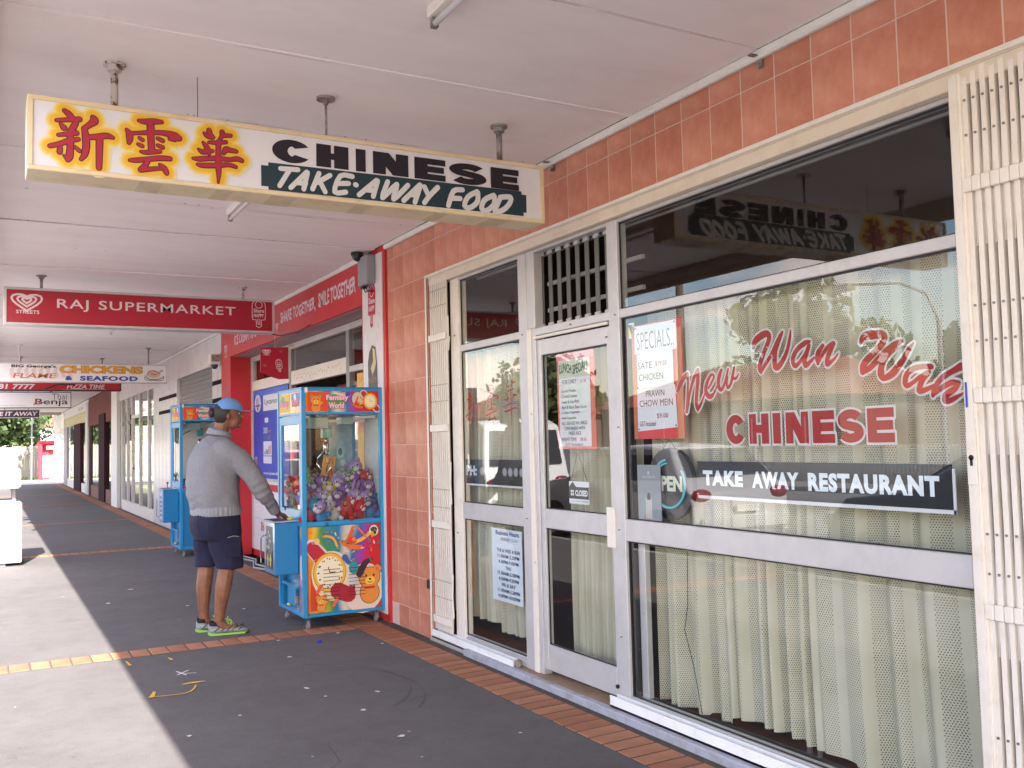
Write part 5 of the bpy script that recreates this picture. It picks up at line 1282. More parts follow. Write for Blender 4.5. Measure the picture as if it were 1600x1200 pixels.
TP = [(-27, 31, 7.8, 4.5, M_leaf2, 'tall rounded tree behind the houses across the road'), (-30, 22, 6.2, 4, M_leaf, 'dark tree behind the house with the orange roof'), (-32, 10, 7.5, 5, M_leaf, 'broad dark tree behind the nearest brick house'), (-18, 39, 5, 2.4, M_leaf2, 'yellow green street tree between the two brick houses'), (-30, 62, 7.5, 5, M_leaf, 'large dark tree beyond the second brick house'), (-16.5, 56, 8, 4, M_leaf2, 'yellow green tree near the end of the street'), (-9, 78, 9, 5, M_leaf2, 'yellow green tree beyond the fence on the far left')]
for i, (x, y, h, r, m_, lb) in enumerate(TP): ground_tree('street_tree', lb, (x, y, -.1), h, r, m_, 4200, tr=.2, seed=20+i, leafsize=.26, group='trees across the street')
for k in range(9):
    x = -15.8; y = 58+k*.0
b = B(); R_ = random.Random(5); y = -10
while y < 58:
    box(b, -15.9, -15.85, y, y+.09, -.1, 1.05); y += .13
FN2 = thing('picket_fence', 'low white picket fence along the far side of the road', 'fence', (-15.9, 20, -.1)); ob('pickets', b, M_white, FN2, kind='stuff')
b = B(); box(b, -15.95, -15.905, -10, 58, .2, .28); box(b, -15.95, -15.905, -10, 58, .8, .88); ob('fence_rail', b, M_white, FN2)
# ------------------------------------------------------------------ claw machines
M_blue = mat('machine_blue', (.012, .20, .45), .28, (.014, .175, .39), 3, coat=.3)
M_blue2 = mat('machine_blue_trim', (.016, .26, .54), .3)
def rainbow(name, stops, sc=1.3):
    m = bpy.data.materials.new(name); m.use_nodes = True; t = m.node_tree; p = t.nodes['Principled BSDF']; p.inputs['Roughness'].default_value = .22
    co = t.nodes.new('ShaderNodeTexCoord'); mp_ = t.nodes.new('ShaderNodeMapping'); mp_.inputs['Scale'].default_value = (1, 1, .35); sp = t.nodes.new('ShaderNodeSeparateXYZ')
    nz_ = t.nodes.new('ShaderNodeTexNoise'); nz_.inputs['Scale'].default_value = 3.0; nz_.inputs['Detail'].default_value = 2
    t.links.new(co.outputs['Object'], sp.inputs[0]); t.links.new(co.outputs['Object'], mp_.inputs[0]); t.links.new(mp_.outputs[0], nz_.inputs['Vector'])
    a = t.nodes.new('ShaderNodeMath'); a.operation = 'MULTIPLY'; a.inputs[1].default_value = sc; t.links.new(sp.outputs[0], a.inputs[0])
    b_ = t.nodes.new('ShaderNodeMath'); b_.operation = 'MULTIPLY_ADD'; b_.inputs[1].default_value = .75; t.links.new(nz_.outputs['Fac'], b_.inputs[0]); t.links.new(a.outputs[0], b_.inputs[2])
    s_ = t.nodes.new('ShaderNodeMath'); s_.operation = 'SUBTRACT'; s_.inputs[1].default_value = .22; t.links.new(b_.outputs[0], s_.inputs[0])
    r = t.nodes.new('ShaderNodeValToRGB'); els = r.color_ramp.elements
    while len(els) > 1: els.remove(els[-1])
    els[0].position = 0; els[0].color = lin(stops[0][1])
    for ps, c in stops[1:]:
        e = els.new(ps); e.color = lin(c)
    t.links.new(s_.outputs[0], r.inputs['Fac']); t.links.new(r.outputs['Color'], p.inputs['Base Color']); MATS[name] = m; return m
M_rain = rainbow('rainbow_print', [(0, 'c4262c'), (.12, 'd8601e'), (.24, 'e6b820'), (.36, '3a8a4a'), (.46, '2a74b0'), (.56, 'c8c8b8'), (.64, '2a6ab0'), (.76, '9a3aa0'), (.88, 'c42a5a'), (1, 'c4262c')])
OR = 'd88a3a'; ORD = '8a3216'
def bear(T, x, y, s, wave=True):
    for c, gq in ((ORD, .03), (OR, 0)):
        T.disc(x-.36*s, y+.72*s, (.17+gq)*s, (.17+gq)*s, c, 14); T.disc(x+.36*s, y+.72*s, (.17+gq)*s, (.17+gq)*s, c, 14)
        T.disc(x, y-.25*s, (.42+gq)*s, (.45+gq)*s, c, 18)
        if wave: T.stroke([(x+.25*s, y-.05*s, (.2+gq*2)*s), (x+.55*s, y+.2*s, (.22+gq*2)*s)], c, 2)
        T.disc(x, y+.38*s, (.46+gq)*s, (.42+gq)*s, c, 20)
    T.disc(x-.36*s, y+.72*s, .09*s, .09*s, 'c86a2a', 10); T.disc(x+.36*s, y+.72*s, .09*s, .09*s, 'c86a2a', 10)
    T.disc(x+.02*s, y+.25*s, .22*s, .17*s, 'e6c04a', 14); T.disc(x+.02*s, y+.31*s, .06*s, .045*s, '2a1408', 8)
    T.disc(x-.15*s, y+.46*s, .045*s, .055*s, '2a1408', 8); T.disc(x+.19*s, y+.46*s, .045*s, .055*s, '2a1408', 8)
    T.stroke([(x-.08*s, y+.2*s, .03*s), (x+.02*s, y+.16*s, .03*s), (x+.12*s, y+.2*s, .03*s)], '6a2410', 2)
    T.stroke([(x-.2*s, y-.04*s, .09*s), (x+.2*s, y-.04*s, .09*s)], 'b03020', 1)
def clock(T, x, y, rx, ry, strap=True, a=0):
    if strap:
        T.stroke([(x-rx*1.1, y+ry*1.1, rx*.9), (x+rx*1.1, y-ry*1.1, rx*.9)], 'c8c4d8', 1, .012); T.stroke([(x-rx*1.1, y+ry*1.1, rx*.8), (x+rx*1.1, y-ry*1.1, rx*.8)], 'b01c34', 1)
    T.disc(x, y, rx+.012, ry+.012, 'c86a2a'); T.disc(x, y, rx+.005, ry+.005, 'e0b030'); T.disc(x, y, rx*.88, ry*.88, 'e6e0c4')
    for k in range(12): T.disc(x+rx*.72*cos(k*pi/6), y+ry*.72*sin(k*pi/6), rx*.05, ry*.05, '4a3a3a', 6)
    T.line([(x, y), (x+rx*.35, y)], rx*.06, '3a2a3a', 1); T.line([(x, y), (x-rx*.1, y+ry*.3)], rx*.05, '3a2a3a', 1)
def plane_toy(T, x, y, s):
    T.stroke([(x-.2*s, y+.02*s, .03*s), (x, y+.25*s, .1*s), (x+.1*s, y+.5*s, .09*s)], 'd8582a', 2); T.stroke([(x-.3*s, y+.1*s, .06*s), (x, y-.05*s, .14*s), (x+.35*s, y-.1*s, .13*s)], 'd86a2a', 2)
    T.stroke([(x+.1*s, y+.05*s, .1*s), (x+.4*s, y+.15*s, .11*s), (x+.62*s, y+.3*s, .1*s)], 'e0b040', 2); T.disc(x+.08*s, y+.12*s, .14*s, .12*s, 'c83a20', 12); T.disc(x+.13*s, y+.16*s, .07*s, .06*s, 'e07a3a', 10)
    T.disc(x-.06*s, y+.05*s, .05*s, .04*s, '2a6a50', 8); T.stroke([(x+.25*s, y+.5*s, .06*s), (x+.4*s, y+.33*s, .06*s)], 'd8683a', 1)
def machine(ox, oy, label, art):
    MC = thing('claw_machine', label, 'claw machine', (2.5+ox, 7.6+oy, 0), 'claw machines outside the shops')
    X0, X1, Y0, Y1 = 2.165+ox, 2.852+ox, 7.262+oy, 7.97+oy
    p = lambda n, m, *a, bev=.003, par=MC: bx(n, m, par, *a, bev)
    for x in (X0, X1-.036):
        for y in (Y0, Y1-.036): p('corner_post', M_blue2, x, x+.036, y, y+.036, .095, 1.895)
    p('top_panel', M_blue, X0+.002, X1-.002, Y0+.002, Y1-.002, 1.895, 1.905)
    for z0, z1 in ((.095, .118), (.80, .838), (1.685, 1.705), (1.872, 1.895)):
        p('rail', M_blue2, X0+.036, X1-.036, Y0+.004, Y0+.03, z0, z1); p('rail', M_blue2, X0+.004, X0+.03, Y0+.036, Y1-.036, z0, z1)
        p('rail', M_blue2, X1-.03, X1-.004, Y0+.036, Y1-.036, z0, z1); p('rail', M_blue2, X0+.036, X1-.036, Y1-.03, Y1-.004, z0, z1)
    p('base_floor', M_blue, X0+.03, X1-.03, Y0+.03, Y1-.03, .10, .12)
    p('prize_floor', mat('felt', (.12, .12, .14), .9), X0+.03, X1-.03, Y0+.03, Y1-.03, .80, .83)
    p('front_panel', M_blue, X0+.036, X1-.036, Y0+.014, Y0+.026, .118, .80)
    p('back_panel', M_blue, X0+.036, X1-.036, Y1-.026, Y1-.014, .118, .80); p('side_panel', M_blue, X1-.026, X1-.014, Y0+.036, Y1-.036, .118, .80)
    p('side_panel', M_blue, X0+.014, X0+.026, Y0+.036, Y0+.16, .118, .80); p('side_panel', M_blue, X0+.014, X0+.026, Y0+.16, Y1-.036, .42, .80)
    p('door_frame', M_blue2, X0+.006, X0+.026, Y0+.05, Y0+.095, .84, 1.68); p('door_frame', M_blue2, X0+.006, X0+.026, Y1-.10, Y1-.04, .84, 1.68)
    p('door_frame', M_blue2, X0+.006, X0+.026, Y0+.095, Y1-.10, .84, .93); p('door_frame', M_blue2, X0+.006, X0+.026, Y0+.095, Y1-.10, 1.61, 1.68)
    # marquee and glass
    b = B(); box(b, X0+.036, X1-.036, Y0+.008, Y0+.02, 1.705, 1.872); o = ob('marquee', b, M_rain, MC, base=(X0, Y0, 1.7))
    T = cross(Y0+.008)
    T.poly([(X0+.05, 1.71), (X0+.22, 1.71), (X0+.24, 1.865), (X0+.05, 1.865)], 'd8462a')
    bear(T, X0+.12, 1.762, .092)
    T.disc(X0+.285, 1.79, .075, .06, '3a9a50', 16); T.disc(X0+.35, 1.84, .06, .022, 'e0a03a', 12); T.line([(X0+.28, 1.855), (X0+.36, 1.835)], .016, 'd8c8d0'); T.disc(X0+.385, 1.845, .022, .02, '2a4ab0', 12)
    T.disc(X0+.47, 1.81, .05, .055, 'c0c4a8', 16)
    for c, gq, bo in (('8a1a4a', .006, .08), ('d87aa0', .003, .06), ('eac8d4', 0, .03)):
        T.text('Fantasy', X0+.205-gq, 1.79-gq, .185+2*gq, .052+2*gq, c, bo); T.text('World', X0+.225-gq, 1.735-gq, .125+2*gq, .045+2*gq, c, bo)
    plane_toy(T, X0+.455, 1.755, .14)
    clock(T, X0+.575, 1.79, .052, .058)
    T.end('marquee_print', o)
    b = B(); box(b, X0+.008, X0+.02, Y0+.036, Y1-.036, 1.705, 1.872); o = ob('marquee', b, M_rain, MC, base=(X0, Y0, 1.7))
    T = facade(X0+.008)
    T.rect(-(Y1-.05), 1.715, -(Y0+.35), 1.865, 'c8a020'); T.disc(-(Y1-.15), 1.82, .06, .035, '3a9a50', 12); T.rect(-(Y0+.3), 1.79, -(Y0+.05), 1.865, '2a74b0'); T.disc(-(Y0+.2), 1.83, .04, .03, 'd8c8d0', 10)
    for c, gq, bo in (('8a1a4a', .006, .08), ('d87aa0', .0, .04)): T.text('Fantasy', -(Y1-.08)-gq, 1.755-gq, .25+2*gq, .06+2*gq, c, bo); T.text('World', -(Y0+.30)-gq, 1.76-gq, .2+2*gq, .06+2*gq, c, bo)
    T.end('marquee_print', o)
    b = B(); box(b, X0+.028, X0+.05, Y0-.003, Y0+.006, 1.86, 1.90); ob('white_latch', b, M_white, MC)
    for pts in ([(X0+.036, Y0+.02), (X1-.036, Y0+.02)], [(X0+.02, Y0+.095), (X0+.02, Y1-.10)], [(X1-.02, Y0+.036), (X1-.02, Y1-.036)], [(X0+.036, Y1-.02), (X1-.036, Y1-.02)]):
        b = B(); (xa, ya), (xb, yb) = pts; poly(b, [(xa, ya, .838), (xb, yb, .838), (xb, yb, 1.685), (xa, ya, 1.685)]); ob('glass_pane', b, M_glass2, MC)
    # control box
    K = p('control_box', M_blue, X0-.178, X0+.012, Y0+.155, Y0+.48, .425, .838, bev=.006)
    p('console_plate', M_alu, X0-.195, X0+.01, Y0+.14, Y0+.49, .8385, .848, par=K)
    p('pad', ink('22307a'), X0-.185, X0-.06, Y0+.18, Y0+.45, .8485, .851, par=K)
    b = B(); tube(b, [(X0-.10, Y0+.32, .85), (X0-.10, Y0+.32, .90)], .006, 8); ell(b, (X0-.10, Y0+.32, .915), (.016, .016, .016), 10, 8); ob('joystick', b, mat('joy_red', (.5, .04, .03), .3), K)
    b = B(); tube(b, [(X0-.03, Y0+.25, .848), (X0-.03, Y0+.25, .862)], .022, 14); ob('push_button', b, ink('c8c83a'), K)
    T = facade(X0-.178)
    T.rect(-(Y0+.42), .46, -(Y0+.22), .80, 'a8b0c0' if not art else '2a3648')
    if art:
        for q in range(14): T.disc(-(Y0+.25)-rq.uniform(0, .14), .62+rq.uniform(0, .16), rq.uniform(.008, .02), rq.uniform(.008, .02), rq.choice(['b0b4c0', '8a90a0', 'c4c8d0']), 8)
        T.rect(-(Y0+.41), .47, -(Y0+.23), .60, '14181c')
        for s in (0, .085): T.poly([(-(Y0+.395)+s, .53), (-(Y0+.36)+s, .585), (-(Y0+.325)+s, .53), (-(Y0+.345)+s, .53), (-(Y0+.345)+s, .49), (-(Y0+.375)+s, .49), (-(Y0+.375)+s, .53)], 'c8b83a')
    else:
        for k in range(5): T.rect(-(Y0+.40), .5+k*.055, -(Y0+.25), .53+k*.055, '4a5a8a')
    T.end('sticker', K)
    b = B(); tube(b, [(X0-.18, Y0+.46, .72), (X0-.21, Y0+.46, .70), (X0-.21, Y0+.46, .50), (X0-.18, Y0+.46, .48)], .006, 6); ob('wire_handle', b, M_chrome, K)
    # prize chute
    p('chute', M_blue, X0+.06, X0+.07, Y0+.16, Y1-.04, .118, .42); p('chute_shelf', M_blue2, X0+.0, X0+.06, Y0+.18, Y1-.1, .30, .32); p('chute_flap', M_blue2, X0-.002, X0+.008, Y0+.22, Y0+.42, .16, .30); p('chute_lock', M_steel, X0-.004, X0+.02, Y0+.2, Y0+.23, .18, .24)
    b = B(); ell(b, (X0+.03, Y0+.5, .135), (.02, .02, .015), 8, 6); ob('loose_ball', b, ink('c8d04a'), MC)
    # casters
    for i, (x, y) in enumerate(((X0+.05, Y0+.06), (X1-.07, Y0+.06), (X0+.05, Y1-.06), (X1-.07, Y1-.06))):
        CS_ = bx('caster', M_steel, MC, x-.025, x+.025, y-.025, y+.025, .088, .095)
        b = B(); box(b, x-.015, x-.011, y-.02, y+.014, .035, .088); box(b, x+.011, x+.015, y-.02, y+.014, .035, .088); tube(b, [(x-.018, y-.004, .034), (x+.018, y-.004, .034)], .006, 8); ob('fork', b, M_chrome, CS_)
        b = B(); tube(b, [(x-.0105, y-.004, .034), (x-.008, y-.004, .034), (x+.008, y-.004, .034), (x+.0105, y-.004, .034)], [.028, .034, .034, .028], 18); ob('wheel', b, mat('caster_grey', (.22, .22, .23), .5), CS_)
    # gantry and claw
    b = B()
    box(b, X0+.05, X1-.05, Y0+.30, Y0+.33, 1.63, 1.65); box(b, X0+.05, X0+.075, Y0+.05, Y1-.05, 1.655, 1.675); box(b, X1-.075, X1-.05, Y0+.05, Y1-.05, 1.655, 1.675)
    ob('gantry_rail', b, M_alu, MC)
    b = B(); box(b, X0+.12, X0+.30, Y0+.24, Y0+.42, 1.58, 1.67, .006); box(b, X0+.42, X0+.52, Y0+.26, Y0+.4, 1.61, 1.67, .004); ob('carriage', b, mat('pale_teal', (.28, .42, .44), .4), MC)
    b = B(); box(b, X0+.27, X0+.345, Y0+.30, Y0+.37, 1.50, 1.60, .005); ob('claw_motor', b, mat('teal_plastic', (.03, .28, .30), .35), MC)
    cx, cy = X0+.30, Y0+.33
    b = B(); tube(b, [(cx, cy, 1.50), (cx, cy, 1.45)], .004, 6); tube(b, [(cx, cy, 1.47), (cx, cy, 1.37)], .020, 12)
    for k in range(3):
        a = k*2*pi/3+.4; c_, s_ = cos(a), sin(a)
        tube(b, [(cx+.016*c_, cy+.016*s_, 1.39), (cx+.07*c_, cy+.07*s_, 1.33), (cx+.075*c_, cy+.075*s_, 1.28), (cx+.03*c_, cy+.03*s_, 1.22)], .006, 6)
    ob('claw', b, M_chrome, MC, smooth=True)
    b = B(); pts = [(X0+.06, Y0+.6, 1.66), (X0+.12, Y0+.55, 1.52), (X0+.22, Y0+.5, 1.58), (X0+.28, Y0+.42, 1.62)]; tube(b, pts, .006, 6); ob('coiled_cable', b, M_blk, MC)
    if art:
        # picture on the inside of the back wall, see-through on the left
        b = B(); box(b, X1-.25, X1-.04, Y1-.055, Y1-.05, .95, 1.66); o = ob('back_poster', b, mat('icy_poster', (.10, .24, .34), .35, (.30, .46, .55), 6, detail=10), MC)
        T = cross(Y1-.055)
        T.ringd(X1-.145, 1.33, .055, .17, .006, '5a8a9a'); T.ringd(X1-.145, 1.33, .068, .19, .004, '6a9aaa'); T.disc(X1-.15, 1.36, .03, .06, 'a8c4cc', 16); T.disc(X1-.135, 1.27, .04, .06, '8ab0bc', 16); T.disc(X1-.15, 1.38, .02, .035, '2a6a88', 12); T.disc(X1-.13, 1.28, .022, .03, 'c0d4d8', 12)
        T.end('poster_print', o)
        b = B(); box(b, -.055, .055, -.003, .003, -.13, .13, M=Matrix.Translation((X1-.30, Y1-.16, 1.22)) @ Matrix.Rotation(.18, 4, 'Y')); o = ob('price_card', b, ink('d8902a'), MC, base=(X1-.30, Y1-.16, 1.22))
        T = cross(Y1-.163, .001); T.line([(X1-.30, 1.14), (X1-.275, 1.26), (X1-.255, 1.14)], .012, 'a83a1a', 1); T.line([(X1-.30, 1.19), (X1-.26, 1.19)], .008, 'a83a1a', 1); T.line([(X1-.29, 1.28), (X1-.27, 1.32)], .012, 'a83a1a', 1); T.end('card_print', o)
        # printed front
        b = B(); box(b, X0+.042, X1-.042, Y0+.009, Y0+.0135, .123, .795); o = ob('printed_panel', b, M_rain, MC, base=(X0+.04, Y0, .12))
        T = cross(Y0+.009)
        a, z = X0+.042, .123
        T.poly([(a+.02, z+.02), (a+.02, z+.30), (a+.09, z+.2), (a+.1, z+.02)], 'c83a20')
        T.disc(a+.20, z+.28, .17, .2, 'dccfb0', 22, .3); T.disc(a+.46, z+.16, .17, .2, 'd8c8b8', 22, -.2)
        T.stroke([(a+.03, z+.52, .12), (a+.1, z+.44, .13)], 'c8c4d8', 1); T.stroke([(a+.035, z+.51, .10), (a+.1, z+.43, .11)], 'b01c34', 1)
        clock(T, a+.175, z+.31, .125, .145, False)
        T.stroke([(a+.24, z+.16, .13), (a+.33, z+.12, .12), (a+.36, z+.18, .05)], 'a01a30', 1); T.stroke([(a+.30, z+.42, .05), (a+.33, z+.37, .03)], '2a5aa0', 1)
        bear(T, a+.505, z+.17, .19, False)
        T.stroke([(a+.42, z+.28, .06), (a+.47, z+.36, .05), (a+.52, z+.385, .03)], '3a2038', 2)
        bear(T, a+.10, z+.065, .085)
        plane_toy(T, a+.34, z+.515, .27); T.disc(a+.07, z+.56, .024, .026, 'dcb878', 12); T.line([(a+.12, z+.6), (a+.2, z+.58), (a+.24, z+.5)], .02, 'd8a03a')
        T.poly([(a+.48, z+.50), (a+.50, z+.505), (a+.505, z+.53), (a+.515, z+.505), (a+.54, z+.505), (a+.52, z+.49), (a+.525, z+.465), (a+.505, z+.48), (a+.485, z+.465), (a+.492, z+.49)], 'b8304a')
        T.stroke([(a+.07, z+.165, .028), (a+.10, z+.21, .03)], 'd8603a', 1); T.stroke([(a+.2, z+.05, .026), (a+.23, z+.10, .028)], 'd8603a', 1)
        T.disc(a+.545, z+.615, .04, .045, 'd8d8c8', 12); T.disc(a+.545, z+.625, .03, .022, '2a5a3a', 10); T.disc(a+.54, z+.59, .026, .02, 'c8a83a', 10); T.disc(a+.555, z+.6, .012, .014, '1a1a1a', 8)
        T.disc(a+.36, z+.23, .03, .04, 'c8cad0', 12); T.disc(a+.37, z+.33, .04, .05, '2a8a9a', 14)
        for k in range(46):
            x_, z_ = a+rq.uniform(.02, .58), z+rq.uniform(.3, .64); s_ = rq.uniform(.006, .016); c_ = rq.choice(['e0b040', 'd8682a', 'c83a2a', 'dcd0b0', '2a6a9a', '3a8a50', 'd8963a'])
            if (x_-a-.175)**2+(z_-z-.31)**2 < .024 or (x_-a-.5)**2+(z_-z-.2)**2 < .02: continue
            T.stroke([(x_, z_, s_), (x_+rq.uniform(-.03, .03), z_+rq.uniform(-.02, .03), s_*.5)], c_, 1)
        for k in range(14): T.disc(a+.175+.10*cos(k*.45), z+.31+.115*sin(k*.45), .006, .007, rq.choice(['c86a2a', 'b84a2a', '3a2a2a']), 6)
        for k in range(9):
            T.rect(a+.115, z+.10+k*.029, a+.255, z+.104+k*.029, '180c18'); T.rect(a+.325, z+.115+k*.027, a+.465, z+.119+k*.027, '180c18')
        T.end('panel_print', o)
        T = facade(X0+.0135)
        for k in range(9): T.disc(-(Y0+.075+rq.uniform(-.02, .02)), .16+k*.07, .03, .05, rq.choice(['c83a8a', 'b04ab0', 'd87aa0', '9a3aa0']), 10)
        T.disc(-(Y0+.085), .48, .035, .10, 'dcd4c8', 16); T.disc(-(Y0+.08), .22, .03, .09, 'c8622a', 12); T.disc(-(Y0+.07), .75, .035, .06, 'd8a060', 10)
        T.end('side_print', MC)
    else:
        b = B(); box(b, X0+.036, X1-.036, Y0+.0, Y0+.004, .845, .855); box(b, X0+.036, X1-.036, Y0+.0, Y0+.004, .875, .885); ob('pink_stripe', b, ink('c84a8a'), MC)
        b = B(); box(b, X0+.05, X1-.05, Y1-.045, Y1-.04, .84, 1.68); ob('back_board', b, mat('pale_panel2', (.5, .48, .49), .5), MC)
    return MC
M1 = machine(0, 0, 'blue claw machine with rainbow prints and plush toys by the tiled pillar', True)
M2 = machine(.095, 5.81, 'blue claw machine with a plain lower panel standing behind the man in grey', False)
M2.scale = (1.05, 1.05, 1.065)

# plush toys
PC = {'lavender': (.36, .26, .56), 'purple': (.19, .07, .38), 'violet': (.28, .12, .42), 'red': (.50, .03, .04), 'teal': (.03, .22, .30), 'blue': (.05, .22, .50), 'green': (.10, .40, .08), 'yellow': (.62, .45, .06), 'white': (.62, .60, .64), 'brown': (.22, .10, .05), 'grey': (.32, .30, .36), 'dark grey': (.08, .08, .10), 'black': (.02, .02, .025)}
def fuzz(c): return mat('plush_'+c.replace(' ', '_'), tuple(v*.75 for v in PC[c]), .95, tuple(v*.55 for v in PC[c]), 40, bump=.8, bscale=260)
PARTS = {}
def plush_mesh(kind):
    if kind in PARTS: return PARTS[kind]
    def mk(n, f):
        b = B(); f(b); me = bpy.data.meshes.new(n); b.to_mesh(me); b.free()
        for p_ in me.polygons: p_.use_smooth = True
        return me
    def body(b):
        ell(b, (0, 0, 0), (.048, .042, .05), 12, 8)
        for s in (1, -1):
            ell(b, (s*.05, -.012, .012), (.024, .018, .018), 8, 6); ell(b, (s*.03, -.04, -.042), (.022, .026, .02), 8, 6)
    def head(b):
        ell(b, (0, -.012, .072), (.05, .046, .043), 14, 10)
        for s in (1, -1):
            if kind == 'rabbit': ell(b, (s*.022, 0, .135), (.012, .009, .04), 8, 6)
            elif kind == 'frog': ell(b, (s*.025, -.02, .112), (.018, .018, .018), 8, 6)
            elif kind == 'cat': tube(b, [(s*.03, -.005, .095), (s*.038, -.005, .13)], [.017, .001], 6)
            else: ell(b, (s*.036, -.004, .108), (.019, .011, .019), 8, 6)
    def muz(b): ell(b, (0, -.052, .062), (.022, .016, .016), 10, 6)
    def eyes(b):
        for s in (1, -1): ell(b, (s*.018, -.053, .084), (.0065, .005, .008), 8, 6)
    def wh(b):
        for s in (1, -1): ell(b, (s*.018, -.049, .084), (.012, .007, .013), 8, 6)
    PARTS[kind] = (mk('torso', body), mk('head', head), mk('muzzle', muz), mk('pupil', eyes), mk('eye', wh))
    return PARTS[kind]
PM = {}
def plush(loc, kind, c, label, rot, s=1.0, c2=None, group='plush toys heaped in the claw machine'):
    P_ = thing('plush_toy', label, 'plush toy', loc, group)
    P_.rotation_euler = rot; P_.scale = (s, s, s)
    for me, m_ in zip(plush_mesh(kind), (fuzz(c2 or c), fuzz(c), fuzz('white' if c != 'white' else 'grey'), fuzz('black'), fuzz('white'))):
        k = (me.name, m_.name)
        if k not in PM:
            q = me.copy(); q.materials.append(m_); PM[k] = q
        o = bpy.data.objects.new(me.name.split('.')[0], PM[k]); COL.objects.link(o); o.parent = P_
    return P_
rp = random.Random(21)
spots = []
cols = [['teal', 'lavender', 'white', 'red', 'red', 'blue'], ['lavender', 'lavender', 'purple', 'lavender', 'lavender', 'purple'], ['red', 'purple', 'yellow', 'purple', 'lavender', 'violet'], ['green', 'violet', 'lavender', 'lavender', 'purple', 'red'], ['white', 'brown', 'lavender', 'grey', 'green', 'lavender']]
kinds = ['bear', 'rabbit', 'cat', 'bear', 'frog']
HP = ['at the far left', 'left of centre', 'just left of the middle', 'just right of the middle', 'right of centre', 'at the far right']
LV = ['in the bottom row against the front glass', 'in the second row against the front glass', 'in the middle row of the heap', 'in the upper row of the heap', 'on top of the heap']
for j in range(5):
    for i in range(6):
        x = 2.235+i*.108+(.03 if j % 2 else -.01)+rp.uniform(-.015, .015); z = .885+j*.062+rp.uniform(-.012, .012); y = 7.335+j*.055+rp.uniform(-.01, .02)
        if j == 4:
            z -= .02
            if i in (0, 2): continue
            if i in (4, 5): z += .05
        if j == 3 and i > 3: z += .015
        x = min(max(x, 2.245), 2.775)
        c = cols[j][i]; kd = rp.choice(kinds)
        plush((x, y, z), kd, c, '%s plush %s %s, %s' % (c, kd, LV[j], HP[i]), (rp.uniform(-.5, .5), rp.uniform(-.6, .6), rp.uniform(-.7, .7)), rp.uniform(1.05, 1.28), rp.choice([None, None, 'red', 'blue', 'violet', None, 'yellow', None]))
side = [(2.25, 7.55, .93, 'green'), (2.25, 7.66, .93, 'yellow'), (2.24, 7.62, 1.03, 'yellow'), (2.25, 7.76, .95, 'blue'), (2.26, 7.76, 1.06, 'red'), (2.26, 7.86, .95, 'violet'), (2.25, 7.52, 1.02, 'purple')]
for i, (x, y, z, c) in enumerate(side):
    kd = kinds[i % 5]
    plush((x, y, z), kd, c, '%s plush %s behind the left side glass, %s' % (c, kd, ['lowest near the front post', 'lowest beside the green one', 'second layer in the middle', 'lowest towards the back', 'second layer towards the back', 'lowest in the back corner', 'second layer near the front post'][i]), (rp.uniform(-.3, .3), rp.uniform(-.3, .3), -pi/2+rp.uniform(-.4, .4)), 1.08)
for i in range(8):
    x = 2.36+(i % 4)*.13; y = 7.62+(i//4)*.15; c = ['purple', 'teal', 'red', 'lavender', 'blue', 'violet', 'yellow', 'purple'][i]
    plush((x, y, .93+.06*(i//4)+rp.uniform(0, .05)), 'bear', c, '%s plush bear buried deeper in the heap, %s' % (c, ['left', 'middle left', 'middle right', 'right', 'rear left', 'rear middle left', 'rear middle right', 'rear right'][i]), (rp.uniform(-.5, .5), rp.uniform(-.5, .5), rp.uniform(-1, 1)), 1.1)
for i in range(9):
    c = ['dark grey', 'white', 'red', 'dark grey', 'brown', 'grey', 'dark grey', 'white', 'black'][i]; kd = kinds[i % 5]
    plush((2.33+(i % 3)*.13, 13.16+(i//3)*.16, .89+.05*rp.random()), kd, c, '%s plush %s in the far claw machine, %s' % (c, kd, ['front left', 'front middle', 'front right', 'centre left', 'centre', 'centre right', 'rear left', 'rear middle', 'rear right'][i]), (rp.uniform(-.6, .6), rp.uniform(-.6, .6), rp.uniform(-1, 1)), 1.1, group='plush toys in the far claw machine')

# ------------------------------------------------------------------ people
M_skin = mat('brown_skin', (.25, .105, .058), .5, (.17, .068, .038), 16, bump=.25, bscale=120)
M_knit = mat('grey_knit', (.225, .225, .25), .95, (.185, .187, .21), 80, bump=.6, bscale=240, bdist=.004)
M_rib = mat('grey_rib', (.24, .245, .275), .95, bump=.6, bscale=200)
M_navy = mat('navy_cloth', (.007, .007, .028), .9, (.012, .0115, .04), 6, bump=.3, bscale=200)
M_cap = mat('blue_cap', (.13, .30, .60), .8, (.11, .26, .54), 8)
M_hair = mat('dark_hair', (.012, .009, .008), .55, bump=.6, bscale=150)
def blob(b, pts, n=12):
    """chain of tapering spheres: pts (x,y,z,r)"""
    for i in range(len(pts)):
        ell(b, pts[i][:3], (pts[i][3],)*3, n, 8)
        if i+1 < len(pts):
            a, c = Vector(pts[i][:3]), Vector(pts[i+1][:3]); 
            tube(b, [a, c], [pts[i][3], pts[i+1][3]], n)
